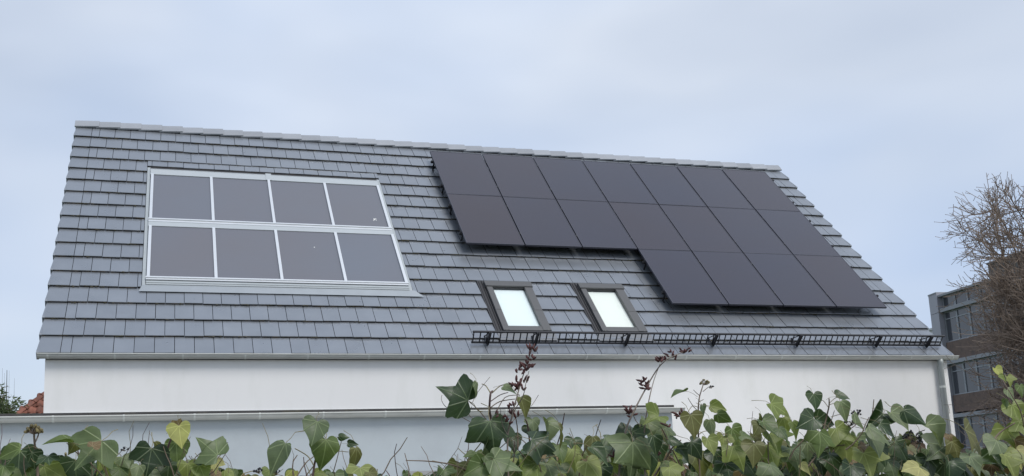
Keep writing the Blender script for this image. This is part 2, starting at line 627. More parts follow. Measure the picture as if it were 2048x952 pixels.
# gutter, straps and downpipe
mb = MB()
gy, gz, gr = -0.085, ZE + 0.004, 0.062
arc = [(gy - gr * math.cos(math.pi * j / 12), gz - gr * math.sin(math.pi * j / 12)) for j in range(13)]
arc2 = [(gy - (gr - 0.004) * math.cos(math.pi * j / 12), gz - (gr - 0.004) * math.sin(math.pi * j / 12)) for j in range(12, -1, -1)]
mb.prism(arc + arc2, -0.005, L + 0.03)
mb.prism(arc, -0.006, -0.002)
mb.prism(arc, L + 0.026, L + 0.031)
mb.tube([(-0.006, gy - gr - 0.004, gz + 0.002), (L + 0.031, gy - gr - 0.004, gz + 0.002)], 0.009, 8)
gutter = build(mb, 'gutter', ZINC, house, smooth=False)
mb = MB()
ro, ri = gr + 0.0045, gr + 0.0005
arcb = [(gy - ro * math.cos(math.pi * j / 12), gz - ro * math.sin(math.pi * j / 12)) for j in range(13)] + \
       [(gy - ri * math.cos(math.pi * j / 12), gz - ri * math.sin(math.pi * j / 12)) for j in range(12, -1, -1)]
mb.prism(arcb, -0.0125, 0.0125)
bme = mb.data('gutter_strap', [ZINC_LIGHT])
k = 0
u = 0.13
while u < L:
    obj('gutter_strap', bme, gutter, Matrix.Translation((u + rnd.uniform(-0.02, 0.02), 0, 0)))
    u += 0.905
mb = MB()
pxx = 15.27
mb.tube([(pxx, -0.085, ZE - 0.04), (pxx, -0.085, ZE - 0.12), (pxx, -0.07, ZE - 0.2), (pxx, -0.07, 0.05)], 0.052, 16)
pipe = build(mb, 'downpipe', mat('pipe_zinc', (0.33, 0.355, 0.35), rough=0.45, metal=0.2, noise=0.12, nscale=6, stretch=(1, 1, 0.3)), house, smooth=True)
mb = MB()
for z in (ZE - 0.55, 1.2):
    mb.tube([(pxx, -0.07, z - 0.02), (pxx, -0.07, z + 0.02)], 0.057, 16)
build(mb, 'pipe_clip', ZINC_LIGHT, pipe)

# roof windows
def roof_window(u0, u1, g0, g1, blindmat):
    v0, v1 = 0.56, 1.93
    mb = MB()
    # dark flashing gutters either side, top tray and apron over the course below
    mb.box((u0 - 0.115, v0 - 0.06, -0.01), (u0 - 0.0, v1 + 0.085, 0.052))
    mb.box((u0 - 0.085, v0 - 0.04, 0.053), (u0 - 0.065, v1 + 0.06, 0.062))
    mb.box((u0 - 0.035, v0 - 0.04, 0.053), (u0 - 0.02, v1 + 0.06, 0.068))
    mb.box((u1, v0 - 0.06, -0.01), (u1 + 0.03, v1 + 0.085, 0.052))
    mb.box((u0, v1, -0.01), (u1, v1 + 0.085, 0.05))
    root = build(mb, 'roof_window', DARKFLASH, house, MR)
    mb = MB()
    mb.mesh([(u0 - 0.11, 0.36, 0.050), (u1 + 0.06, 0.36, 0.050), (u1 + 0.06, v0, 0.062), (u0 - 0.11, v0, 0.062),
             (u0 - 0.11, 0.36, 0.046), (u1 + 0.06, 0.36, 0.046), (u1 + 0.06, v0, 0.05), (u0 - 0.11, v0, 0.05)],
            [(0, 1, 2, 3), (7, 6, 5, 4), (0, 4, 5, 1), (1, 5, 6, 2), (3, 2, 6, 7), (0, 3, 7, 4)])
    build(mb, 'apron', mat('lead_apron', (0.17, 0.18, 0.195), rough=0.5, noise=0.15, nscale=9, bump=0.4, bscale=12), root, MR)
    mb = MB()
    for (a, b) in (((u0, v0), (g0, v1)), ((g1, v0), (u1, v1))):
        mb.prism([(a[1], 0.02), (a[1], 0.105), (b[1] - 0.16, 0.105), (b[1] - 0.16, 0.02)], a[0], b[0])
        mb.prism([(v0 + 0.55, 0.1052), (v0 + 0.55, 0.1085), (v1 - 0.17, 0.1085), (v1 - 0.17, 0.1052)], a[0] + 0.004, b[0] - 0.004)
    mb.box((g0, v0, 0.02), (g1, v0 + 0.115, 0.098))
    build(mb, 'frame', WINFRAME, root, MR)
    mb = MB()
    mb.prism([(v1 - 0.158, 0.02), (v1 - 0.158, 0.118), (v1 - 0.15, 0.125), (v1 - 0.01, 0.118), (v1, 0.10), (v1, 0.02)], u0 - 0.012, u1 + 0.012)
    build(mb, 'hood', WINFRAME, root, MR)
    for a in (u0 + 0.055, u1 - 0.055):
        mb = MB()
        mb.ball((a, v0 + 0.012, 0.075), 0.05, n=10, sc=(1.0, 0.5, 0.75))
        build(mb, 'corner_cap', WINFRAME, root, MR, smooth=True)
    mb = MB()
    mb.face([(g0 - 0.01, v0 + 0.11, 0.074), (g1 + 0.01, v0 + 0.11, 0.074), (g1 + 0.01, v1 - 0.155, 0.074), (g0 - 0.01, v1 - 0.155, 0.074)])
    build(mb, 'pane', GLASS, root, MR)
    mb = MB()
    mb.box((g0 - 0.01, v0 + 0.10, 0.035), (g1 + 0.01, v1 - 0.17, 0.042))
    build(mb, 'blind', blindmat, root, MR)
    mb = MB()
    mb.box((g0 - 0.001, v1 - 0.175, 0.045), (g1 + 0.001, v1 - 0.159, 0.088))
    build(mb, 'gasket', DARKFLASH, root, MR)
    return root
roof_window(7.01, 7.85, 7.115, 7.705, BLIND)
roof_window(8.775, 9.61, 8.875, 9.45, BLIND2)

# snow guard: two rails, upright bars and brackets
mb = MB()
GU0, GU1, GV = 6.385, 15.50, 0.255
gb = Vector((0, GV, 0.082))
gt = Vector((0, GV + 0.045, 0.262))
guard = MB()
guard.box((GU0, gb.y - 0.014, gb.z - 0.013), (GU1, gb.y + 0.014, gb.z + 0.013))
sg = build(guard, 'snow_guard', BLACKMETAL, house, MR)
mb = MB()
mb.box((GU0, gt.y - 0.014, gt.z - 0.013), (GU1 + 0.02, gt.y + 0.014, gt.z + 0.013))
build(mb, 'rail', BLACKMETAL, sg, MR)
mb = MB()
mb.tube([gb, gt], 0.0105, 4)
bar = mb.data('bar', [BLACKMETAL])
nb = 80
for k in range(nb + 1):
    obj('bar', bar, sg, MR @ Matrix.Translation((GU0 + 0.02 + (GU1 - GU0 - 0.04) * k / nb, 0, 0)))
mb = MB()
mb.box((-0.016, gb.y - 0.03, 0.05), (-0.008, gb.y + 0.02, gt.z + 0.03))
mb.box((0.010, gb.y - 0.03, 0.05), (0.018, gb.y + 0.02, gt.z + 0.03))
mb.tube([(0, gb.y - 0.035, 0.056), (0, gb.y + 0.20, 0.054)], 0.016, 4)
mb.tube([(0.0, gb.y + 0.19, 0.055), (0.0, gt.y - 0.0, gt.z - 0.02)], 0.011, 4)
bk = mb.data('bracket', [BLACKMETAL])
for u in (6.66, 7.475, 9.09, 10.74, 12.41, 14.08, 15.19):
    obj('bracket', bk, sg, MR @ Matrix.Translation((u, 0, 0)))

# ground floor window of the house, right of the annex
def wall_window(parent, x0, x1, z0, z1, y):
    mb = MB()
    mb.box((x0 - 0.04, y - 0.03, z1), (x1 + 0.04, y + 0.02, z1 + 0.05))
    f = build(mb, 'window', GREYWOOD, parent)
    mb = MB()
    for (a, b) in (((x0, z0), (x0 + 0.06, z1)), ((x1 - 0.06, z0), (x1, z1)), ((x0 + 0.06, z1 - 0.06), (x1 - 0.06, z1)), ((x0 + 0.06, z0), (x1 - 0.06, z0 + 0.06))):
        mb.box((a[0], y - 0.02, a[1]), (b[0], y + 0.015, b[1]))
    build(mb, 'frame', WHITEPVC, f)
    zz = z1 - 0.06
    k = 0
    me = None
    while zz > z0 + 0.08 and k < 22:
        if me is None:
            mb = MB()
            mb.prism([(y - 0.006, 0.0), (y - 0.012, 0.022), (y - 0.006, 0.044), (y + 0.004, 0.044), (y + 0.004, 0.0)], x0 + 0.061, x1 - 0.061)
            me = mb.data('shutter_slat', [WHITEPVC])
        zz -= 0.047
        obj('shutter_slat', me, f, Matrix.Translation((0, 0, zz)))
        k += 1
    return f
wall_window(house, 10.06, 11.1, 0.9, 1.86, -0.01)

# ------------------------------------------------------------------ annex
AX0, AX1, AY = -3.2, 8.97, -1.5
annex = empty('annex', ((AX0 + AX1) / 2, AY / 2, 0), 'low blue grey plastered annex with flat bitumen roof against the white house', 'annex')
mb = MB()
zf, zb = ZE - 1.0, ZE - 0.90
mb.face([(AX0, AY, 0), (AX1, AY, 0), (AX1, AY, zf - 0.03), (AX0, AY, zf - 0.03)])
mb.face([(AX1, AY, 0), (AX1, -0.004, 0), (AX1, -0.004, zb - 0.03), (AX1, AY, zf - 0.03)])
mb.face([(AX0, 0.3, 0), (AX0, AY, 0), (AX0, AY, zf - 0.03), (AX0, 0.3, zb)])
build(mb, 'wall', PLASTER_GREY, annex)
mb = MB()
mb.prism([(AY - 0.05, zf - 0.028), (AY - 0.05, zf + 0.055), (-0.02, zb + 0.055), (-0.02, zb - 0.028)], AX0 - 0.05, AX1 + 0.02)
aroof = build(mb, 'roof', BITUMEN, annex)
mb = MB()
mb.prism([(-0.024, zb + 0.05), (-0.024, zb + 0.082), (-0.016, zb + 0.092), (-0.003, zb + 0.092), (-0.003, zb + 0.05)], 0.10, AX1 + 0.02)
build(mb, 'wall_flashing', FLASH, aroof)
mb = MB()
ay, az, ar = AY - 0.075, ZE - 1.0, 0.062
arc = [(ay - ar * math.cos(math.pi * j / 12), az - ar * math.sin(math.pi * j / 12)) for j in range(13)]
arc2 = [(ay - (ar - 0.004) * math.cos(math.pi * j / 12), az - (ar - 0.004) * math.sin(math.pi * j / 12)) for j in range(12, -1, -1)]
mb.prism(arc + arc2, AX0 - 0.1, AX1 + 0.15)
mb.prism(arc, AX1 + 0.146, AX1 + 0.151)
mb.tube([(AX0 - 0.1, ay - ar - 0.005, az + 0.004), (AX1 + 0.151, ay - ar - 0.005, az + 0.004)], 0.010, 8)
ag = build(mb, 'gutter', ZINC, annex)
ro, ri = ar + 0.005, ar + 0.0005
arcb = [(ay - ro * math.cos(math.pi * j / 12), az - ro * math.sin(math.pi * j / 12)) for j in range(13)] + \
       [(ay - ri * math.cos(math.pi * j / 12), az - ri * math.sin(math.pi * j / 12)) for j in range(12, -1, -1)]
mb = MB()
mb.prism(arcb, -0.0125, 0.0125)
mb.tube([(-0.0125, ay - ar - 0.005, az + 0.004), (0.0125, ay - ar - 0.005, az + 0.004)], 0.0125, 8)
sm = mb.data('gutter_strap', [ZINC_LIGHT])
for x in (107, 248, 389, 455, 519, 646, 770, 889, 1010, 1111, 1212, 1310):
    u = px(x, 835, ay).x
    obj('gutter_strap', sm, ag, Matrix.Translation((u, 0, 0)))
wall_window(annex, 3.17, 4.04, 0.85, ZE - 1.86, AY - 0.012)
wall_window(annex, 4.87, 6.16, 0.85, ZE - 1.85, AY - 0.012)

# ------------------------------------------------------------------ solar thermal collector (eight glazed fields in one flashing)
coll = empty('thermal_collector', MR @ Vector((3.5, 1.6, 0)), 'silver framed solar thermal collector of eight grey glass fields set into the tiles', 'solar collector')
mb = MB()
mb.box((1.33, 1.60, -0.005), (5.69, 5.42, 0.022))
build(mb, 'tray', FLASH, coll, MR)
for a in (1.335, 5.635):
    mb = MB()
    mb.box((a, 1.60, 0.023), (a + 0.05, 5.36, 0.058))
    build(mb, 'side_flashing', FLASH, coll, MR)
mb = MB()
mb.box((1.35, 5.365, 0.023), (5.67, 5.435, 0.034))  # solid dark strip standing in for the shade under the tile overhang
build(mb, 'upper_gap_shade', DARKFLASH, coll, MR)
mb = MB()
mb.mesh([(1.29, 1.50, 0.053), (5.86, 1.50, 0.053), (5.72, 1.66, 0.062), (1.34, 1.66, 0.062), (1.29, 1.50, 0.049), (5.86, 1.50, 0.049), (5.72, 1.66, 0.05), (1.34, 1.66, 0.05)],
        [(0, 1, 2, 3), (7, 6, 5, 4), (0, 4, 5, 1), (1, 5, 6, 2), (3, 2, 6, 7), (0, 3, 7, 4)])
build(mb, 'apron', mat('apron_sheet', (0.33, 0.36, 0.385), rough=0.4, metal=0.3, noise=0.1, nscale=5), coll, MR)
mb = MB()
mb.box((1.395, 1.662, 0.024), (5.63, 1.745, 0.072))
mb.box((1.395, 1.70, 0.0725), (5.63, 1.745, 0.080))
build(mb, 'lower_panel', FLASH, coll, MR)
for (a, b, nm) in ((1.765, 1.825, 'bottom_rail'), (3.465, 3.545, 'middle_rail')):
    mb = MB()
    mb.box((1.39, a, 0.023), (5.63, b - 0.02, 0.092))
    mb.box((1.385, b - 0.019, 0.023), (5.635, b + 0.012, 0.106))
    build(mb, nm, ALU, coll, MR)
mb = MB()
mb.box((1.39, 3.33, 0.023), (5.63, 3.462, 0.088))
build(mb, 'middle_panel', mat('collector_sheet', (0.47, 0.50, 0.51), rough=0.4, metal=0.3, noise=0.05, nscale=5), coll, MR)
mb = MB()
mb.box((1.39, 5.065, 0.023), (5.63, 5.245, 0.090))
mb.mesh([(1.39, 5.246, 0.09), (5.63, 5.246, 0.09), (5.63, 5.36, 0.04), (1.39, 5.36, 0.04)], [(0, 1, 2, 3)])
mb.box((3.47, 5.06, 0.0905), (3.575, 5.30, 0.098))
build(mb, 'upper_panel', MATS['collector_sheet'], coll, MR)
us = [1.425, 2.466, 3.516, 4.568, 5.605]
for (a, b) in ((1.84, 3.328), (3.56, 5.063)):
    for i in range(5):
        mb = MB()
        bw = 0.024
        mb.box((us[i] - bw, a, 0.023), (us[i] + bw, b, 0.104))
        build(mb, 'glazing_bar', ALU, coll, MR)
for (a, b) in ((1.84, 3.328), (3.56, 5.063)):
    for i in range(4):
        mb = MB()
        w_, h_ = us[i + 1] - us[i] - 0.05, b - a - 0.002
        mb.box((0, 0, 0), (w_, h_, 0.055))
        build(mb, 'pane', COLGLASS, coll, MR @ Matrix.Translation((us[i] + 0.025, a + 0.001, 0.023)))
mb = MB()
q = MR.inverted() @ px(750, 437, 2.7)
for i in range(7):
    mb.ball((5.36 + rnd.uniform(-.035, .035), 3.83 + rnd.uniform(-.03, .03), 0.0785), rnd.uniform(0.008, 0.02), n=6, sc=(1, 1, 0.1))
mb.ball((4.15, 2.85, 0.0785), 0.012, n=6, sc=(1, 1.4, 0.1))
build(mb, 'droppings', MUCK, coll, MR)

# ------------------------------------------------------------------ photovoltaic panels
rowname = ['top row along the ridge', 'middle row', 'short bottom row above the roof windows and snow guard']
ordn = ['first', 'second', 'third', 'fourth', 'fifth', 'sixth', 'seventh']
pw, ph = PV_W - 0.026, PV_H - 0.009
fm = MB()
fw, zt, zb_ = 0.011, 0.035, 0.0
fm.box((0, 0, 0), (pw, fw, zt))
fm.box((0, ph - fw, 0), (pw, ph, zt))
fm.box((0, fw, 0), (fw, ph - fw, zt))
fm.box((pw - fw, fw, 0), (pw, ph - fw, zt))
fme = fm.data('frame', [PVFRAME])
gm = MB()
gm.box((0, 0, 0), (pw - 2 * fw, ph - 2 * fw, 0.006))
gme = gm.data('glass', [PVGLASS])
bm_ = MB()
bm_.box((0, 0, 0), (pw - 2 * fw, ph - 2 * fw, 0.004))
bme = bm_.data('back_sheet', [PVFRAME])
jm = MB()
jm.box((-0.08, -0.05, -0.022), (0.08, 0.05, -0.001))
jme = jm.data('junction_box', [BLACKMETAL])
for c, r in pv_cells():
    u, v = PV_U0 + c * PV_W + 0.013, PV_VT - (r + 1) * PV_H + 0.004
    M = MR @ Matrix.Translation((u, v, 0.215)) @ Matrix.Rotation(rnd.gauss(0, 0.002), 4, 'X') @ Matrix.Rotation(rnd.gauss(0, 0.002), 4, 'Y')
    n_ = c if r < 2 else c - 3
    side = ' counted from the thermal collector'
    e = bpy.data.objects.new('solar_panel', None)
    e.empty_display_size = 0.2
    place(e, M)
    if r == 2:
        lab = 'black solar panel, %s of four in the short bottom row%s' % (ordn[n_], side)
    else:
        lab = 'black solar panel, %s in the %s%s' % (ordn[n_], ['top row along the ridge', 'middle row'][r], side)
    tag(e, lab, 'solar panel', 'black solar panels on the tiled roof')
    obj('frame', fme, e, M)
    obj('glass', gme, e, M @ Matrix.Translation((fw, fw, 0.0265)))
    obj('back_sheet', bme, e, M @ Matrix.Translation((fw, fw, 0.018)))
    obj('junction_box', jme, e, M @ Matrix.Translation((pw / 2, ph * 0.85, 0.017)))
mount = empty('panel_mounting', MR @ Vector((9, 2, 0.05)), 'black mounting rails, hooks and clamps between the tiles and black solar panels', 'mounting frame')
for r in range(3):
    c0 = 0 if r < 2 else 3
    for k in (0.22, 0.78):
        v = PV_VT - (r + 1) * PV_H + PV_H * k
        mb = MB()
        mb.box((PV_U0 + c0 * PV_W - 0.035, v - 0.02, 0.172), (PV_U0 + 7 * PV_W + 0.02, v + 0.02, 0.2135))
        rail = build(mb, 'mounting_rail', BLACKMETAL, mount, MR)
        for c in range(c0, 8):
            u = PV_U0 + c * PV_W
            s_ = -1 if c == c0 else (1 if c == 7 else 0)
            mb = MB()
            mb.box((u - 0.008 + s_ * 0.008, v - 0.022, 0.214), (u + 0.008 + s_ * 0.018, v + 0.022, 0.256))
            build(mb, 'clamp', BLACKMETAL, rail, MR)
        u = PV_U0 + c0 * PV_W + 0.03
        mb = MB()
        mb.prism([(v - 0.09, 0.04), (v - 0.09, 0.052), (v - 0.031, 0.052), (v - 0.031, 0.205), (v - 0.021, 0.205), (v - 0.021, 0.04)], -0.015, 0.015)
        hk = mb.data('roof_hook', [BLACKMETAL])
        while u < PV_U0 + 7 * PV_W:
            obj('roof_hook', hk, rail, MR @ Matrix.Translation((u, 0, 0)))
            u += 0.85

# ------------------------------------------------------------------ office building across the way
OCLAD = mat('metal_cladding', (0.34, 0.34, 0.37), rough=0.5, metal=0.2, noise=0.06, nscale=1.5)
OBAND = mat('concrete_band', (0.30, 0.31, 0.33), rough=0.7, noise=0.1, nscale=1.0)
OBRICK = mat('brown_brick', (0.165, 0.118, 0.098), rough=0.9, noise=0.25, nscale=5, col2=(0.09, 0.075, 0.07), c2scale=3, bump=0.4, bscale=12)
OBRICK2 = mat('grey_brick', (0.155, 0.14, 0.13), rough=0.9, noise=0.35, nscale=7, col2=(0.085, 0.08, 0.075), c2scale=6, bump=0.5, bscale=10)
OFRAME = mat('office_frame', (0.32, 0.34, 0.36), rough=0.45, metal=0.3)
OGLASS = mat('office_glass', (0.055, 0.06, 0.07), rough=0.06, spec=0.9, noise=0.2, nscale=0.5)
OWHITE = mat('office_white', (0.62, 0.62, 0.62), rough=0.8, noise=0.05)
OINT = mat('office_blind', (0.16, 0.165, 0.17), rough=0.8)
od = Vector((-0.13, -0.9915, 0)).normalized()           # along the facade, towards the street
onrm = Vector((-od.y, od.x, 0)) * -1                    # out of the facade
if onrm.x > 0:
    onrm = -onrm
OP = Vector((CAM.x + 44.4, CAM.y + 47.5, 0))
MO = Matrix((( od.x, -onrm.x, 0, OP.x), (od.y, -onrm.y, 0, OP.y), (0, 0, 1, 0), (0, 0, 0, 1)))   # x along, y into the building, z up
office = empty('office_building', MO @ Vector((15, 8, 0)), 'grey brick office block with window bands and metal clad corner behind the bare tree', 'building')
mb = MB()
mb.box((0.02, 0.35, 0), (34, 16, 12.1))
build(mb, 'core', OINT, office, MO)
mb = MB()
mb.box((4.42, -0.02, 12.0), (34, 16.05, 13.0))
mb.box((4.42, -0.10, 13.0), (34, 16.1, 13.12))
build(mb, 'upper_storey', OBRICK2, office, MO)
for z0, z1 in ((8.22, 9.30), (5.15, 6.15), (2.0, 3.0), (0, 1.0)):
    mb = MB()
    mb.box((0.02, 0.0, z0), (34, 0.34, z1))
    build(mb, 'brick_spandrel', OBRICK, office, MO)
for z in (12.08, 11.13, 7.98, 4.83, 1.75):
    mb = MB()
    mb.box((-0.1 if z > 12 else 0.0, -0.16, z), (34, 0.33, z + (0.12 if z > 12 else 0.22)))
    build(mb, 'band', OBAND, office, MO)
me_p = None
for (z0, z1) in ((11.36, 12.07), (9.31, 11.12), (6.16, 7.97), (3.01, 4.82)):
    s_ = 0.06
    pm = MB()
    pm.box((0, 0, 0), (1.0, 0.02, z1 - z0 - 0.11))
    pme = pm.data('pane', [OGLASS])
    fmz = MB()
    for (a, b) in (((-0.05, -0.05), (0.0, z1 - z0 - 0.055)), ((1.0, -0.05), (1.05, z1 - z0 - 0.055)), ((0, -0.05), (1.0, 0.0)), ((0, z1 - z0 - 0.11), (1.0, z1 - z0 - 0.055))):
        fmz.box((a[0], -0.05, a[1]), (b[0], 0.05, b[1]))
    if z1 - z0 > 1:
        fmz.box((0, -0.045, (z1 - z0) * 0.72), (1.0, 0.045, (z1 - z0) * 0.72 + 0.05))
    fmme = fmz.data('window', [OFRAME])
    s_ = 0.08
    while s_ < 30:
        wv = obj('window', fmme, office, MO @ Matrix.Translation((s_, 0.14, z0 + 0.055)))
        obj('pane', pme, wv, MO @ Matrix.Translation((s_, 0.14, z0 + 0.055)))
        s_ += 1.112
# clad corner pillar in stacked panels
for (z0, z1) in ((0, 4.0), (4.02, 7.9), (7.92, 11.13), (11.15, 12.32)):
    mb = MB()
    mb.mesh([(-1.6, 0.7, z0), (-0.95, -0.12, z0), (-0.03, -0.22, z0), (-0.03, 1.2, z0), (-1.6, 1.2, z0),
             (-1.6, 0.7, z1), (-0.95, -0.12, z1), (-0.03, -0.22, z1), (-0.03, 1.2, z1), (-1.6, 1.2, z1)],
            [(0, 1, 6, 5), (1, 2, 7, 6), (2, 3, 8, 7), (3, 4, 9, 8), (4, 0, 5, 9), (5, 6, 7, 8, 9), (4, 3, 2, 1, 0)])
    build(mb, 'corner_panel', OCLAD, office, MO)
mb = MB()
mb.mesh([(-1.63, 0.68, 12.321), (-0.96, -0.15, 12.321), (-0.03, -0.25, 12.321), (-0.03, 1.23, 12.321), (-1.63, 1.23, 12.321), (-1.63, 0.68, 12.39), (-0.96, -0.15, 12.39), (-0.03, -0.25, 12.39), (-0.03, 1.23, 12.39), (-1.63, 1.23, 12.39)], [(0, 1, 6, 5), (1, 2, 7, 6), (2, 3, 8, 7), (3, 4, 9, 8), (4, 0, 5, 9), (5, 6, 7, 8, 9), (4, 3, 2, 1, 0)])
build(mb, 'coping', OBAND, office, MO)
mb = MB()
mb.box((-3.6, 1.3, 0), (-0.5, 9, 10.55))
mb.box((-3.7, 1.2, 10.55), (-0.4, 9.1, 10.68))
build(mb, 'side_wing', OWHITE, office, MO)

# ------------------------------------------------------------------ red roofed house behind
RTILE = mat('red_clay_tile', (0.23, 0.085, 0.055), rough=0.75, var=0.3, noise=0.3, nscale=6, col2=(0.13, 0.06, 0.045), c2scale=5)
RWALL = mat('beige_render', (0.55, 0.50, 0.42), rough=0.9)
hc = Vector((-4.79, 18.02, 2.8))
red = empty('red_roof_house', (1.0, 22, 0), 'house with hipped red clay tile roof beyond the white house', 'house')
mb = MB()
mb.box((hc.x + 0.4, hc.y + 0.4, 0), (hc.x + 11.6, hc.y + 9.6, 2.85))
build(mb, 'wall', RWALL, red)
mb = MB()
A, B_, C_, D_ = hc, hc + Vector((12, 0, 0)), hc + Vector((12, 10, 0)), hc + Vector((0, 10, 0))
P1, P2 = hc + Vector((5, 5, 5)), hc + Vector((7, 5, 5))
o_ = Vector((0, 0, -0.06))
for f in ((A, B_, P2, P1), (B_, C_, P2), (C_, D_, P1, P2), (D_, A, P1), (D_, C_, B_, A)):
    mb.face([q + o_ for q in f])
rr = build(mb, 'roof', RTILE, red)
# pantiles of the slope that faces the street
ptm = MB()
def pantile(mb, o, ax, up, nr):
    prof = [(0.0, 0.0), (0.03, 0.035), (0.08, 0.05), (0.13, 0.035), (0.16, 0.005), (0.22, -0.005), (0.27, 0.0)]
    n_ = len(prof)
    v = [o + ax * a + nr * (b + 0.03) for a, b in prof] + [o + ax * a + up * 0.36 + nr * b for a, b in prof]
    v += [o + ax * a + nr * (b + 0.012) for a, b in prof]
    mb.mesh(v, [(i, i + 1, n_ + i + 1, n_ + i) for i in range(n_ - 1)] + [(2 * n_ + i, 2 * n_ + i + 1, i + 1, i) for i in range(n_ - 1)])
up_ = Vector((0, 1, 1)).normalized()
nr_ = Vector((0, -1, 1)).normalized()
one = MB()
pantile(one, Vector((0, 0, 0)), Vector((1, 0, 0)), up_, nr_)
pme = one.data('tile', [RTILE], True)
k = 0
restp = MB()
while k * 0.33 < 6.9:
    v_ = k * 0.33
    a0 = hc.x + v_ * 0.7071
    a1 = hc.x + 12 - v_ * 0.7071
    x = a0
    while x < a1 - 0.27:
        o_ = Vector((x, hc.y, hc.z)) + up_ * v_
        if x < -1.2 and 1.4 < o_.z - 2.8 + 0.2 < 3.4 and x > -3.6:
            obj('tile', pme, rr, Matrix.Translation(o_))
        else:
            pantile(restp, o_, Vector((1, 0, 0)), up_, nr_)
        x += 0.265
    k += 1
o_ = build(restp, 'tiles', RTILE, rr, smooth=True)
o_['kind'] = 'stuff'
hd = Vector((1, 1, 1)).normalized()
cap = MB()
q0, q1 = [], []
side = Vector((1, -1, 0)).normalized()
nu = side.cross(hd)
if nu.z < 0:
    nu = -nu
for j in range(9):
    a = math.pi * j / 8
    q0.append(side * 0.13 * math.cos(a) + nu * (0.10 * math.sin(a) - 0.02))
    q1.append(side * 0.105 * math.cos(a) + nu * (0.075 * math.sin(a) - 0.02) + hd * 0.44)
cap.mesh(q0 + q1, [(i, i + 1, 10 + i, 9 + i) for i in range(8)])
cap.mesh([q * 1.0 for q in q0] + [q * 0.85 for q in q0], [(i, i + 1, 10 + i, 9 + i) for i in range(8)])
cme = cap.data('hip_tile', [RTILE], True)
for k in range(22):
    obj('hip_tile', cme, rr, Matrix.Translation(hc + hd * (0.39 * k) + Vector((0, 0, 0.03))))

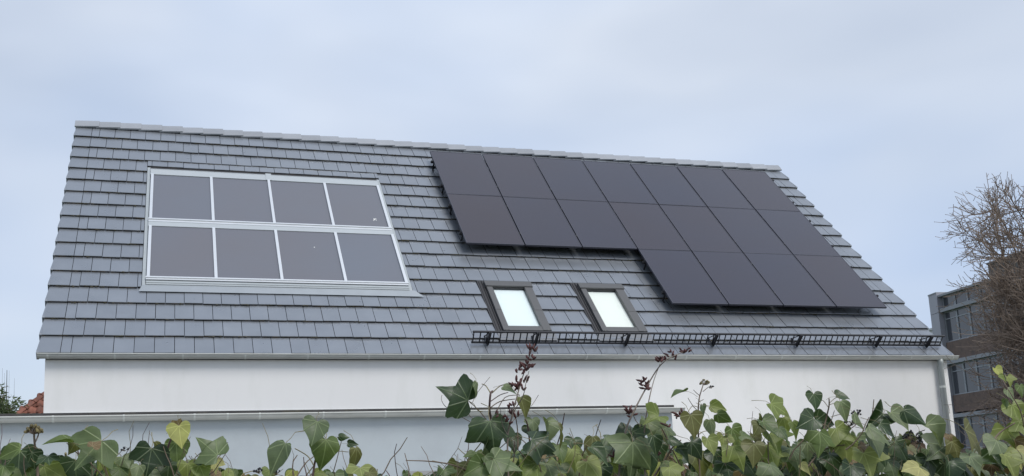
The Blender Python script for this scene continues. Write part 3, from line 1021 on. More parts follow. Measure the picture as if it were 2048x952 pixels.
# ------------------------------------------------------------------ vegetation
def rdir(rn):
    while True:
        d = Vector((rn.uniform(-1, 1), rn.uniform(-1, 1), rn.uniform(-1, 1)))
        if 0.1 < d.length < 1:
            return d.normalized()
def leaf_shader(name, cols, rough=0.4, trans=0.25, veins=True, vein=(0.30, 0.34, 0.22)):
    """leaf: per-leaf colour from a range, pale veins in leaf coordinates, some light passing through"""
    M = bpy.data.materials.new(name)
    M.use_nodes = True
    t = M.node_tree
    Lk = t.links.new
    B = t.nodes['Principled BSDF']
    def nd(op, a, b=None, c=None):
        q = t.nodes.new('ShaderNodeMath')
        q.operation = op
        for i, s_ in enumerate((a, b, c)):
            if s_ is None:
                continue
            if isinstance(s_, (int, float)):
                q.inputs[i].default_value = s_
            else:
                Lk(s_, q.inputs[i])
        return q.outputs[0]
    oi = t.nodes.new('ShaderNodeObjectInfo')
    g = t.nodes.new('ShaderNodeNewGeometry')
    rv = nd('FRACT', nd('ADD', oi.outputs['Random'], g.outputs['Random Per Island']))
    rp = t.nodes.new('ShaderNodeValToRGB')
    el = rp.color_ramp.elements
    for i, c in enumerate(cols):
        p_ = i / max(1, len(cols) - 1)
        if i < 2:
            e_ = el[i]
            e_.position = p_
        else:
            e_ = el.new(p_)
        e_.color = (*c, 1)
    Lk(rv, rp.inputs[0])
    n = t.nodes.new('ShaderNodeTexNoise')
    n.inputs['Scale'].default_value = 45
    n.inputs['Detail'].default_value = 4
    Lk(g.outputs['Position'], n.inputs[0])
    sc = t.nodes.new('ShaderNodeVectorMath')
    sc.operation = 'SCALE'
    Lk(rp.outputs[0], sc.inputs[0])
    Lk(nd('MULTIPLY_ADD', n.outputs[0], 0.7, 0.65), sc.inputs['Scale'])
    cur = sc.outputs[0]
    if veins:
        uv = t.nodes.new('ShaderNodeUVMap')
        uv.uv_map = 'leaf'
        sp = t.nodes.new('ShaderNodeSeparateXYZ')
        Lk(uv.outputs[0], sp.inputs[0])
        x = nd('ABSOLUTE', sp.outputs[0])
        y = sp.outputs[1]
        r_ = nd('SQRT', nd('ADD', nd('MULTIPLY', x, x), nd('MULTIPLY', y, y)))
        th = nd('ARCTAN2', x, y)
        ds = [nd('MULTIPLY', nd('ABSOLUTE', nd('SUBTRACT', th, a)), r_) for a in (0.0, 0.72, 1.45)]
        dm = nd('MINIMUM', nd('MINIMUM', ds[0], ds[1]), ds[2])
        mr = t.nodes.new('ShaderNodeMapRange')
        mr.inputs[1].default_value = 0.003
        mr.inputs[2].default_value = 0.024
        mr.inputs[3].default_value = 0.85
        mr.inputs[4].default_value = 0.0
        Lk(dm, mr.inputs[0])
        fr = nd('FRACT', nd('MULTIPLY', nd('SUBTRACT', y, nd('MULTIPLY', x, 0.8)), 6.0))
        sv = nd('MULTIPLY', nd('LESS_THAN', nd('ABSOLUTE', nd('SUBTRACT', fr, 0.5)), 0.05), 0.10)
        fac = nd('MAXIMUM', mr.outputs[0], sv)
        mx = t.nodes.new('ShaderNodeMix')
        mx.data_type = 'RGBA'
        Lk(fac, mx.inputs[0])
        Lk(cur, mx.inputs[6])
        vv = t.nodes.new('ShaderNodeVectorMath')
        vv.operation = 'MULTIPLY_ADD'
        Lk(cur, vv.inputs[0])
        vv.inputs[1].default_value = (1.35, 1.3, 1.2)
        vv.inputs[2].default_value = (vein[0] * 0.34, vein[1] * 0.34, vein[2] * 0.34)
        Lk(vv.outputs[0], mx.inputs[7])
        cur = mx.outputs[2]
        bn = t.nodes.new('ShaderNodeBump')
        bn.inputs['Strength'].default_value = 0.35
        bn.inputs['Distance'].default_value = 0.004
        Lk(nd('ADD', nd('MULTIPLY', fac, -1.0), nd('MULTIPLY', n.outputs[0], 0.6)), bn.inputs['Height'])
        Lk(bn.outputs[0], B.inputs['Normal'])
    Lk(cur, B.inputs['Base Color'])
    B.inputs['Roughness'].default_value = rough
    B.inputs['Specular IOR Level'].default_value = 0.36
    tl = t.nodes.new('ShaderNodeBsdfTranslucent')
    s2 = t.nodes.new('ShaderNodeVectorMath')
    s2.operation = 'MULTIPLY'
    Lk(cur, s2.inputs[0])
    s2.inputs[1].default_value = (1.5, 1.7, 0.7)
    Lk(s2.outputs[0], tl.inputs[0])
    ms = t.nodes.new('ShaderNodeMixShader')
    ms.inputs[0].default_value = trans
    Lk(B.outputs[0], ms.inputs[1])
    Lk(tl.outputs[0], ms.inputs[2])
    Lk(ms.outputs[0], t.nodes['Material Output'].inputs[0])
    return M
LM = {
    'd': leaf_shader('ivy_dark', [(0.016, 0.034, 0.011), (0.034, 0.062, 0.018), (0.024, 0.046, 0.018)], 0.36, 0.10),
    'm': leaf_shader('ivy_green', [(0.062, 0.100, 0.026), (0.095, 0.135, 0.036), (0.072, 0.105, 0.040)], 0.42, 0.2),
    'g': leaf_shader('ivy_grey', [(0.100, 0.138, 0.058), (0.140, 0.172, 0.085), (0.086, 0.120, 0.060)], 0.42, 0.18),
    'l': leaf_shader('ivy_light', [(0.175, 0.215, 0.058), (0.225, 0.250, 0.085), (0.145, 0.190, 0.048)], 0.45, 0.3),
    'o': leaf_shader('ivy_olive', [(0.105, 0.115, 0.030), (0.130, 0.125, 0.045), (0.090, 0.100, 0.030)], 0.45, 0.25),
    'y': leaf_shader('ivy_yellow', [(0.42, 0.41, 0.16), (0.36, 0.37, 0.11), (0.45, 0.41, 0.2)], 0.5, 0.3),
    'b': leaf_shader('ivy_brown', [(0.17, 0.115, 0.050), (0.10, 0.062, 0.038), (0.23, 0.17, 0.075)], 0.6, 0.15),
}
STEM = mat('ivy_stem', (0.16, 0.12, 0.085), rough=0.8, noise=0.3, nscale=60, var=0.2)
PETI = mat('petiole', (0.20, 0.17, 0.085), rough=0.6, var=0.3)
STEMP = mat('purple_stem', (0.115, 0.07, 0.065), rough=0.7, noise=0.3, nscale=80)
BERRY = mat('ivy_berry', (0.02, 0.018, 0.022), rough=0.4)
UMBEL = mat('ivy_umbel', (0.17, 0.14, 0.06), rough=0.7, var=0.4)
REDBUD = mat('red_brown_bud', (0.085, 0.030, 0.028), rough=0.7, var=0.35, noise=0.3, nscale=90)
GREYTWIG = mat('grey_twig', (0.17, 0.14, 0.115), rough=0.85, var=0.15)

SHAPES = {
    'heart': [(0, 1), (.10, .85), (.25, .66), (.40, .45), (.50, .22), (.50, .02), (.42, -.12), (.28, -.18), (.13, -.13), (0, 0)],
    'lobe3': [(0, 1), (.09, .82), (.19, .62), (.28, .48), (.46, .47), (.70, .42), (.62, .22), (.54, .02), (.42, -.15), (.24, -.2), (.09, -.09), (0, 0)],
    'lobe5': [(0, 1), (.11, .80), (.20, .58), (.38, .58), (.60, .62), (.57, .40), (.53, .27), (.68, .10), (.72, -.06), (.50, -.17), (.25, -.22), (.08, -.08), (0, 0)],
    'rhomb': [(0, 1), (.10, .82), (.23, .60), (.34, .38), (.36, .18), (.28, .03), (.14, -.05), (0, 0)],
}
def leaf_geo(shape, fold, droop, wave, seed):
    rn = random.Random(seed)
    h0 = SHAPES[shape]
    half = [h0[0]]
    for i in range(len(h0) - 1):                     # rounder outline between the lobe points
        a, b, c, d = h0[max(i - 1, 0)], h0[i], h0[i + 1], h0[min(i + 2, len(h0) - 1)]
        if 0 < i < len(h0) - 2:
            half.append(tuple((-a[k] + 9 * b[k] + 9 * c[k] - d[k]) / 16 for k in (0, 1)))
        half.append(c)
    verts, uvs, faces = [], [], []
    ph = rn.uniform(0, 6.28)
    asym = rn.uniform(-0.06, 0.06)
    def Z(x, y):
        r_ = math.hypot(x, y)
        z = fold * abs(x) - droop * max(0, y) ** 2 * 0.6 + droop * 0.25 * y
        z += wave * r_ * math.sin(math.atan2(x, y) * 3.1 + ph) * 0.5
        z -= 0.22 * x * x * (1 if fold > 0 else -1)
        return z
    def V(x, y):
        xx = x * (1 + asym * (1 if x > 0 else -1))
        uvs.append((x, y))
        verts.append((xx, y, Z(xx, y)))
        return len(verts) - 1
    hn = len(half)
    cs = []
    for (x, y) in half:
        cs.append(min(1, max(0.0, 0.06 + 0.94 * y)))
    rib = [V(0, c if i else 1) for i, c in enumerate(cs)]
    for sgn in (1, -1):
        jit = [1 + rn.uniform(-.05, .05) for _ in half]
        ol = [V(sgn * x * j, y) if x > 0 else None for (x, y), j in zip(half, jit)]
        md = [V(sgn * x * 0.5 * j, 0.5 * y + 0.5 * c) if x > 0 else None for (x, y), c, j in zip(half, cs, jit)]
        for i in range(hn - 1):
            a, b = ol[i], ol[i + 1]
            c, d = md[i], md[i + 1]
            e_, f_ = rib[i], rib[i + 1]
            if a is None:
                fs = [(e_, d, b), (e_, f_, d)]
            elif b is None:
                fs = [(a, f_, c), (c, f_, e_)]
            else:
                fs = [(a, c, d, b), (c, e_, f_, d)]
            for f in fs:
                faces.append(f if sgn < 0 else tuple(reversed(f)))
    nb_ = len(verts)
    # petiole
    pts = [(0, 0, Z(0, 0) - 0.004), (rn.uniform(-.05, .05), -.2, -.06), (rn.uniform(-.1, .1), -.42, -.2), (rn.uniform(-.12, .12), -.6, -.42)]
    t = MB()
    t.tube(pts, [0.011, 0.010, 0.011, 0.014], 4, cap=False)
    pf = [tuple(i + nb_ for i in f) for f in t.f]
    verts += [tuple(q) for q in t.v]
    uvs += [(0.9, 0.9)] * len(t.v)
    return verts, uvs, faces, pf
def leaf_mesh(geo, name='leaf'):
    v, uv, f, pf = geo
    me = bpy.data.meshes.new(name)
    me.from_pydata(v, [], f + pf)
    me.materials.append(LM['m'])
    me.materials.append(PETI)
    me.polygons.foreach_set('material_index', [0] * len(f) + [1] * len(pf))
    me.polygons.foreach_set('use_smooth', [True] * (len(f) + len(pf)))
    ul = me.uv_layers.new(name='leaf')
    d = []
    for lp in me.loops:
        d += uv[lp.vertex_index]
    ul.data.foreach_set('uv', d)
    me.update()
    return me
GEO, LEAF = {}, {}
sd_ = 0
for sh in SHAPES:
    GEO[sh], LEAF[sh] = [], []
    for (fo, dr, wv) in ((0.30, 0.45, 0.22), (0.15, 0.25, 0.34), (-0.18, 0.6, 0.26), (0.55, 0.35, 0.18), (0.85, 0.55, 0.32), (-0.4, 0.95, 0.3)):
        sd_ += 1
        g_ = leaf_geo(sh, fo, dr, wv, sd_)
        GEO[sh].append(g_)
        LEAF[sh].append(leaf_mesh(g_))
def basis(center, ang, size, lift, yaw, roll_):
    """ang: direction of the tip, 0 hangs down, 90 to +x; lift tips the face towards the sky; yaw turns it about the vertical"""
    a = R(ang)
    nrm = Vector((math.sin(R(yaw)), -math.cos(R(yaw)), 0)) * math.cos(R(lift)) + Vector((0, 0, 1)) * math.sin(R(lift))
    tip = Vector((math.sin(a), 0, -math.cos(a)))
    tip = tip - nrm * tip.dot(nrm)
    if tip.length < 0.05:
        tip = Vector((0, -1, -1))
        tip -= nrm * tip.dot(nrm)
    tip.normalize()
    x = tip.cross(nrm)
    Mx = Matrix((x, tip, nrm)).transposed().to_4x4()
    Mx = Mx @ Matrix.Rotation(R(roll_), 4, 'Y')
    Mx.translation = center
    return Mx @ Matrix.Scale(size, 4) @ Matrix.Translation((0, -0.4, 0))

HEDGE_Y = -12.35
hedge = empty('ivy_hedge', (4.5, HEDGE_Y, 0), 'dense ivy hedge with lobed green leaves in front of the annex and white house', 'hedge')
# leaves one can pick out in the photograph: x, y, length in photo pixels, tip direction, shape, tone, lift, yaw, roll
H, T3, T5, RH = 'heart', 'lobe3', 'lobe5', 'rhomb'
HERO = [
 (21,904,58,-70,RH,'m',10,-20,20),(38,930,78,0,T3,'d',5,0,0),(66,920,42,20,H,'d',0,40,0),(121,884,66,-95,RH,'m',35,0,45),(146,894,36,-30,H,'o',10,30,0),
 (181,905,88,-35,T3,'g',15,0,0),(168,882,34,-150,H,'o',40,0,30),(192,887,30,150,H,'b',40,0,0),(97,921,38,10,T3,'d',50,0,0),(108,944,66,60,RH,'l',10,0,0),
 (152,943,60,0,T5,'d',0,0,10),(199,928,42,-10,RH,'l',20,30,0),(223,936,50,0,H,'l',15,0,0),(250,924,36,20,H,'g',30,0,0),(164,874,18,0,H,'b',10,0,0),
 (298,922,72,-15,T3,'d',5,20,0),(268,907,40,-100,RH,'d',70,0,0),(308,896,36,0,RH,'o',0,50,0),(360,870,54,10,H,'y',10,-10,0),(361,854,32,120,T5,'b',20,0,30),
 (353,905,56,0,H,'m',10,0,0),(417,897,66,-130,T3,'g',25,0,0),(349,926,36,0,H,'g',30,0,0),(379,930,44,-60,RH,'g',50,0,0),(375,943,46,0,H,'l',10,0,0),
 (404,944,46,20,H,'l',15,0,0),(397,925,22,-120,RH,'d',30,0,0),(432,934,34,10,T3,'y',20,-30,0),(336,945,46,0,H,'d',10,0,0),(458,949,38,30,RH,'l',30,0,0),
 (264,925,38,0,H,'g',10,60,0),(274,945,46,-10,RH,'g',20,0,0),(5,945,46,0,H,'m',30,0,0),(240,950,46,0,H,'m',20,10,0),(310,950,40,10,H,'g',25,0,0),(60,950,50,20,T3,'m',25,0,0),
 (630,862,62,-25,H,'g',10,15,10),(650,904,70,-10,H,'m',5,0,0),(557,910,80,-35,RH,'g',10,-20,10),(714,918,66,10,RH,'o',0,50,0),(686,874,26,60,RH,'d',60,0,60),(704,888,26,50,RH,'d',60,0,60),
 (722,947,56,0,T3,'l',50,0,0),(640,951,40,70,RH,'l',40,0,0),(537,950,36,-10,H,'l',30,0,0),(690,949,36,170,RH,'d',10,0,60),(745,952,30,30,H,'o',30,0,0),
 (911,789,80,-112,T3,'d',5,0,0),(953,778,42,-20,RH,'g',0,45,0),(985,872,88,0,T3,'d',10,-5,0),(1018,778,38,40,RH,'g',40,0,0),(1046,812,54,10,RH,'o',5,20,0),
 (968,898,54,-20,H,'g',0,40,0),(1024,888,46,0,H,'d',30,0,0),(1010,930,72,50,T3,'g',35,0,0),(950,938,56,-60,H,'m',20,0,0),(912,945,52,-20,H,'o',15,0,0),(943,908,34,-80,RH,'m',60,0,0),
 (978,924,42,20,RH,'m',20,0,0),(1052,938,50,0,H,'l',20,0,0),(1066,850,36,0,H,'g',25,0,0),(890,951,36,0,T3,'m',30,0,0),
 (1122,868,60,15,RH,'o',5,55,0),(1094,862,54,0,H,'g',10,40,0),(1088,888,72,60,T3,'d',30,0,0),(1064,866,40,10,H,'d',30,0,0),(1149,892,44,0,H,'d',20,0,0),(1149,916,54,0,T3,'l',20,0,0),
 (1184,892,56,-5,RH,'o',5,-40,0),(1196,908,60,30,RH,'d',30,0,0),(1221,882,36,50,H,'g',30,0,0),(1253,864,58,-70,H,'d',40,0,0),(1266,915,90,-5,T5,'g',15,0,0),(1298,860,50,0,T3,'g',20,0,0),
 (1309,888,50,10,RH,'d',0,0,0),(1305,839,48,-60,T3,'l',35,0,0),(1304,928,62,0,RH,'d',0,40,0),(1062,940,58,-40,H,'l',25,0,0),(1100,944,66,0,T3,'g',35,0,0),(1147,945,56,-10,H,'g',25,0,0),
 (1186,940,60,20,H,'l',25,0,0),(1236,936,50,40,T3,'l',25,0,0),(1226,902,54,60,RH,'g',45,0,0),(1165,930,36,0,H,'b',30,0,0),(1204,950,46,0,H,'d',10,0,0),(1120,905,44,0,H,'m',20,0,0),(1254,950,46,0,H,'m',20,0,0),(1272,880,50,20,T3,'d',20,0,0),
 (1359,786,44,-80,RH,'m',30,0,50),(1434,815,44,65,RH,'l',45,0,40),(1447,837,46,50,RH,'m',20,0,50),(1405,823,32,10,H,'g',0,40,0),(1385,850,58,5,H,'o',10,0,0),(1422,855,46,0,RH,'g',5,0,0),
 (1335,870,48,10,T3,'g',20,0,0),(1394,897,50,40,H,'d',15,0,0),(1420,891,42,10,H,'l',15,0,0),(1364,909,48,40,RH,'d',30,0,0),(1471,876,56,20,H,'m',10,20,0),(1476,912,62,20,T3,'l',25,-10,0),
 (1494,874,32,50,H,'m',40,0,0),(1447,884,36,-20,T3,'l',25,0,0),(1512,880,30,0,H,'o',20,0,0),(1558,819,58,45,T3,'l',25,10,0),(1523,838,30,-20,RH,'o',0,30,0),(1514,858,36,-40,H,'o',25,0,0),
 (1538,856,52,20,H,'m',30,0,0),(1547,884,60,0,T3,'l',35,0,0),(1543,912,70,0,T3,'l',25,0,0),(1508,907,56,-10,H,'o',15,0,0),(1400,930,64,0,H,'o',20,0,0),(1334,938,54,-50,RH,'m',25,0,0),(1350,948,50,20,T3,'l',25,0,0),
 (1436,922,56,10,H,'d',15,0,0),(1350,882,40,60,RH,'d',30,0,0),(1320,905,46,0,H,'d',10,0,0),(1455,940,50,0,T3,'d',25,0,0),(1500,938,54,20,H,'d',20,0,0),(1545,945,54,-10,T3,'g',30,0,0),(1571,850,46,10,RH,'l',10,-20,0),(1566,868,36,10,H,'m',30,0,0),
 (1629,802,42,-10,H,'d',10,0,0),(1684,795,32,60,H,'d',40,0,0),(1687,820,54,10,RH,'g',10,-15,0),(1613,845,54,-70,H,'d',15,0,0),(1647,845,50,80,H,'d',15,0,0),(1590,860,50,10,RH,'l',5,20,0),(1718,842,50,30,RH,'g',15,30,0),
 (1640,884,62,-10,T3,'m',20,0,0),(1616,902,48,0,H,'g',10,0,0),(1691,902,62,0,H,'l',15,-10,0),(1667,926,56,10,H,'d',20,0,0),(1727,908,50,10,T3,'b',10,0,0),(1735,926,66,0,T3,'l',30,0,0),(1755,838,60,-60,H,'d',20,0,0),
 (1796,840,56,20,H,'g',30,0,0),(1756,868,66,40,RH,'g',35,0,0),(1776,860,58,50,RH,'d',25,0,0),(1826,832,62,45,RH,'d',25,0,30),(1591,916,60,0,T3,'g',25,0,0),(1611,937,36,40,RH,'y',20,0,0),(1825,937,56,-80,H,'y',45,0,0),
 (1783,938,56,0,T3,'g',25,0,0),(1688,870,56,40,T3,'l',30,0,0),(1748,890,56,0,H,'g',20,0,0),(1800,900,56,20,H,'d',20,0,0),(1640,930,50,0,H,'d',10,0,0),(1700,948,54,-20,H,'d',25,0,0),(1765,910,50,0,H,'d',10,0,0),(1665,880,46,0,T3,'o',20,0,0),
 (1868,866,62,40,H,'g',20,0,0),(1875,904,76,-65,T3,'g',30,0,0),(1906,882,36,0,H,'b',20,0,0),(1911,900,50,10,T3,'o',10,0,0),(1944,884,82,30,T3,'o',15,30,0),(1980,926,66,60,RH,'d',40,0,0),(2033,830,60,10,H,'l',10,0,0),
 (2018,876,62,0,T3,'l',25,0,0),(2034,893,40,0,H,'b',20,0,0),(2037,916,46,10,T3,'y',20,0,0),(1988,892,56,-40,H,'g',35,0,0),(1900,942,56,-10,H,'d',20,0,0),(2020,930,66,10,T3,'l',25,0,0),(1860,932,56,0,H,'d',20,0,0),(1950,930,56,0,H,'g',30,0,0),
 (1840,880,46,0,RH,'d',0,30,0),(2045,860,50,0,T3,'l',20,0,0),(1930,950,50,0,T3,'d',30,0,0),(1996,745,26,20,H,'y',20,0,0),(2004,757,24,40,RH,'l',20,0,0),(2018,762,26,0,T3,'l',20,0,0),(2020,790,30,10,H,'g',20,0,0),(2042,781,30,0,H,'m',10,0,0),(2012,806,26,0,RH,'m',10,0,0),(2040,810,26,0,H,'g',20,0,0),
]
rl = random.Random(31)
count = 0
def put_leaf(p, size, ang, shape, tone, lift, yaw, roll_):
    global count
    me = LEAF[shape][rl.choice((0, 0, 1, 1, 2, 2, 3, 3, 4, 5))]
    o = obj('leaf', me, hedge, basis(p, ang, size, lift, yaw, roll_))
    o.material_slots[0].link = 'OBJECT'
    o.material_slots[0].material = LM[tone]
    count += 1
    return o
spots = []
for (x, y, s_, ang, sh, tone, lift, yaw, ro) in HERO:
    Y = HEDGE_Y - 0.05 + rl.uniform(-0.08, 0.10)
    p = px(x, y, Y)
    depth = (p - CAM).dot(FWD)
    put_leaf(p, s_ * 0.88 * depth / FPX, ang + rl.uniform(-6, 6), sh, tone, lift + rl.uniform(-6, 6), yaw + rl.uniform(-8, 8), ro)
    spots.append((x, y, p))
# height of the leafy mass along the hedge (photo pixels), and how closely it is filled
SKY = [(-200, 915, .8), (0, 915, .55), (60, 925, .5), (150, 925, .5), (250, 935, .55), (330, 930, .6), (440, 938, .4), (480, 962, .5), (620, 962, .4), (760, 965, .5), (880, 960, .5), (930, 925, .8),
       (1000, 905, .9), (1100, 900, .9), (1200, 905, .9), (1290, 890, .8), (1350, 905, .7), (1440, 900, .9), (1500, 880, 1), (1600, 880, 1), (1700, 872, 1), (1800, 865, 1), (1850, 890, 1), (1920, 905, 1), (2000, 880, 1), (2300, 870, 1)]
def skyline(x):
    for (a, ya, da), (b, yb, db) in zip(SKY, SKY[1:]):
        if a <= x <= b:
            k_ = (x - a) / (b - a)
            return ya + (yb - ya) * k_, da + (db - da) * k_
    return 950, .5
tones = ['d'] * 8 + ['m'] * 5 + ['g'] * 5 + ['l'] * 3 + ['o'] * 2 + ['y'] + ['b']
shapes = [H] * 4 + [T3] * 4 + [T5] + [RH] * 2
guard_ = 0
while count < 298 and guard_ < 8000:
    guard_ += 1
    x = rl.uniform(-40, 2080)
    ys, den = skyline(x)
    if rl.random() > den:
        continue
    y = rl.uniform(ys + 8, 962)
    if y > 965:
        continue
    Y = HEDGE_Y + rl.uniform(0.03, 0.25)
    p = px(x, y, Y)
    put_leaf(p, rl.uniform(0.036, 0.068), rl.gauss(0, 45), rl.choice(shapes), rl.choice(tones), rl.uniform(-5, 50), rl.gauss(0, 30), rl.gauss(0, 15))
# the uncounted depth of the hedge, down to the ground, as one part
st = MB()
suv = []
keys = list(LM)
def stuff_leaf(p, size, ang, shape, tone, lift, yaw, roll_):
    v, uv, f, pf = GEO[shape][rl.randrange(6)]
    Mx = basis(p, ang, size, lift, yaw, roll_)
    vv = [Mx @ Vector(q) for q in v]
    b = len(st.v)
    st.v += [tuple(q) for q in vv]
    for q in f:
        st.f.append(tuple(b + i for i in q))
        st.m.append(keys.index(tone))
    suv.extend(uv)
    # petiole left out on the inner leaves
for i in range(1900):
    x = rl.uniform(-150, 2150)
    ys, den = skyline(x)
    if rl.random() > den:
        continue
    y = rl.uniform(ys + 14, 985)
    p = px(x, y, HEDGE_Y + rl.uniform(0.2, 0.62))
    stuff_leaf(p, rl.uniform(0.035, 0.065), rl.gauss(0, 50), rl.choice(shapes), rl.choice(['d', 'd', 'd', 'm', 'g', 'o', 'b']), rl.uniform(-5, 55), rl.gauss(0, 35), rl.gauss(0, 15))  # mostly the dark tone, so colour deepens the shade inside the hedge
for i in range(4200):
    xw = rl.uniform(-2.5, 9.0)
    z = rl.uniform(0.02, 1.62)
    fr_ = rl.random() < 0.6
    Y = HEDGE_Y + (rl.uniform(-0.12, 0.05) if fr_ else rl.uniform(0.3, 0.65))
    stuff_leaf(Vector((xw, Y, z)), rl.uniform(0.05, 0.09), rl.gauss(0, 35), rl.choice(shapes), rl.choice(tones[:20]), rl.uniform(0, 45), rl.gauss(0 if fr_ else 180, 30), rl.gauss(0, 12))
me = bpy.data.meshes.new('inner_leaves')
me.from_pydata(st.v, [], st.f)
for k_ in keys:
    me.materials.append(LM[k_])
me.polygons.foreach_set('material_index', st.m)
me.polygons.foreach_set('use_smooth', [True] * len(st.f))
ul = me.uv_layers.new(name='leaf')
d_ = []
for lp in me.loops:
    d_ += suv[lp.vertex_index]
ul.data.foreach_set('uv', d_)
o = obj('inner_leaves', me, hedge)
o['kind'] = 'stuff'
# stems drawn along the photo's twigs
def stem(pts, r0, r1, material=None, name='stem', parent=None, Y=None, n=6, wob=0.0):
    Yb = HEDGE_Y if Y is None else Y
    P = [px(x, y, Yb + 0.02 * math.sin(i * 1.7)) for i, (x, y) in enumerate(pts)]
    # smooth (Catmull-Rom)
    Q = []
    for i in range(len(P) - 1):
        a, b, c, d = P[max(i - 1, 0)], P[i], P[i + 1], P[min(i + 2, len(P) - 1)]
        for k_ in range(4):
            t_ = k_ / 4
            Q.append(0.5 * ((2 * b) + (c - a) * t_ + (2 * a - 5 * b + 4 * c - d) * t_ ** 2 + (3 * b - a - 3 * c + d) * t_ ** 3))
    Q.append(P[-1])
    mb_ = MB()
    mb_.tube(Q, [0.58 * (r0 + (r1 - r0) * i / (len(Q) - 1)) for i in range(len(Q))], n)
    return build(mb_, name, material or STEM, parent or hedge, smooth=True), Q
STEMS = [
 ([(78, 985), (74, 930), (70, 895), (68, 868)], .006, .0035, STEM), ([(70, 885), (76, 872), (77, 862)], .003, .002, STEM),
 ([(137, 980), (134, 935), (131, 906)], .0045, .0045, PETI), ([(320, 985), (328, 935), (336, 895), (344, 874)], .006, .004, STEMP), ([(330, 932), (318, 920)], .003, .002, STEM),
 ([(240, 960), (229, 905), (225, 886)], .002, .0012, STEM), ([(231, 915), (240, 905), (248, 897)], .0018, .0012, STEM), ([(222, 970), (205, 920), (200, 905)], .0025, .002, STEM),
 ([(622, 990), (628, 935), (634, 912), (650, 882)], .005, .0035, STEMP), ([(627, 930), (615, 912), (590, 897)], .0026, .002, PETI), ([(652, 880), (672, 876), (683, 872)], .0018, .0014, PETI), ([(654, 880), (646, 868)], .002, .0016, PETI),
 ([(675, 902), (697, 904)], .0016, .0016, PETI), ([(400, 975), (392, 940), (395, 928)], .003, .002, STEM), ([(410, 950), (424, 926), (427, 914)], .0025, .0018, PETI),
 ([(378, 912), (384, 920), (383, 912)], .0014, .001, STEM), ([(985, 960), (983, 850), (979, 820), (981, 788), (985, 782)], .006, .004, STEMP), ([(982, 788), (972, 772), (964, 768)], .0026, .002, PETI),
 ([(984, 786), (1000, 772), (1012, 769)], .0026, .002, PETI), ([(981, 803), (1000, 790), (1016, 785)], .0024, .0018, STEMP), ([(980, 816), (1000, 803), (1030, 798)], .0024, .002, STEM),
 ([(990, 830), (1010, 795), (1040, 790)], .0022, .0016, STEM), ([(972, 838), (955, 818), (938, 803)], .0026, .0018, STEM), ([(945, 805), (955, 785), (980, 754)], .0014, .001, STEM),
 ([(952, 850), (920, 832), (905, 822), (890, 812), (883, 800), (884, 790)], .0018, .0012, GREYTWIG), ([(960, 842), (942, 834), (938, 826), (944, 812)], .0016, .001, GREYTWIG),
 ([(1036, 900), (1035, 860), (1032, 838)], .003, .0022, STEM), ([(1062, 930), (1060, 890), (1055, 850), (1050, 838)], .0045, .003, STEMP), ([(1058, 893), (1042, 878), (1022, 868)], .0025, .002, STEM),
 ([(812, 921), (850, 922), (880, 925), (905, 930), (935, 941)], .0022, .004, STEM), ([(1066, 935), (1095, 915), (1130, 913)], .0026, .002, PETI), ([(1085, 905), (1115, 890), (1150, 887), (1170, 888)], .003, .002, PETI),
 ([(1190, 895), (1192, 870), (1202, 839)], .0026, .0018, mat('dark_twig', (0.04, 0.035, 0.035), rough=.8)), ([(1148, 882), (1138, 865)], .0018, .0012, STEM), ([(1063, 812), (1072, 798), (1077, 790)], .0014, .001, STEM),
 ([(1400, 975), (1398, 900), (1396, 840), (1398, 800), (1403, 780), (1408, 765)], .0048, .0024, STEM), ([(1399, 791), (1392, 785), (1387, 780)], .002, .0014, STEM), ([(1399, 803), (1407, 799)], .002, .0014, STEM), ([(1406, 783), (1416, 775), (1421, 772)], .0018, .0012, STEM),
 ([(1396, 822), (1386, 812), (1376, 796)], .0018, .0014, PETI), ([(1397, 815), (1385, 812), (1376, 824)], .0018, .0014, PETI), ([(1399, 868), (1412, 862), (1440, 868), (1455, 870)], .002, .0016, PETI), ([(1430, 862), (1436, 864), (1452, 868)], .0018, .0014, PETI),
 ([(1448, 960), (1450, 920), (1446, 895)], .0042, .003, STEM), ([(1300, 965), (1330, 920), (1345, 895), (1362, 880)], .0055, .003, STEM), ([(1342, 905), (1335, 880), (1320, 850)], .004, .0026, STEMP), ([(1345, 900), (1360, 930), (1372, 960)], .003, .0035, STEMP), ([(1338, 897), (1325, 895), (1315, 893)], .0025, .0018, STEM),
 ([(1645, 870), (1652, 838), (1658, 812), (1658, 797)], .0042, .003, STEM), ([(1657, 815), (1648, 803), (1642, 800)], .0018, .0016, PETI), ([(1659, 806), (1668, 798), (1674, 794)], .0018, .0016, PETI), ([(1660, 809), (1670, 806)], .0018, .0016, PETI), ([(1662, 834), (1680, 829), (1700, 831)], .0018, .0016, PETI),
 ([(1628, 875), (1631, 858), (1632, 845)], .0024, .002, STEM), ([(1535, 850), (1538, 838), (1537, 826)], .0026, .002, STEM), ([(1537, 870), (1536, 895), (1538, 940)], .0026, .003, STEM), ([(1610, 940), (1640, 905), (1665, 893), (1690, 890)], .004, .003, STEM),
 ([(1700, 880), (1722, 890), (1745, 912), (1760, 920)], .003, .002, PETI), ([(1750, 910), (1770, 900), (1790, 885)], .002, .0018, PETI), ([(1800, 940), (1806, 910), (1809, 885)], .0026, .002, PETI), ([(1850, 860), (1838, 864), (1832, 868)], .002, .0018, STEMP),
 ([(1980, 890), (2000, 865), (2030, 846)], .005, .0035, STEM), ([(2060, 900), (2050, 860), (2040, 820), (2020, 785), (2002, 755)], .004, .002, STEM), ([(2020, 900), (1995, 890), (1985, 880)], .003, .002, PETI),
]
for pts, r0, r1, mt in STEMS:
    stem(pts, r0, r1, mt)
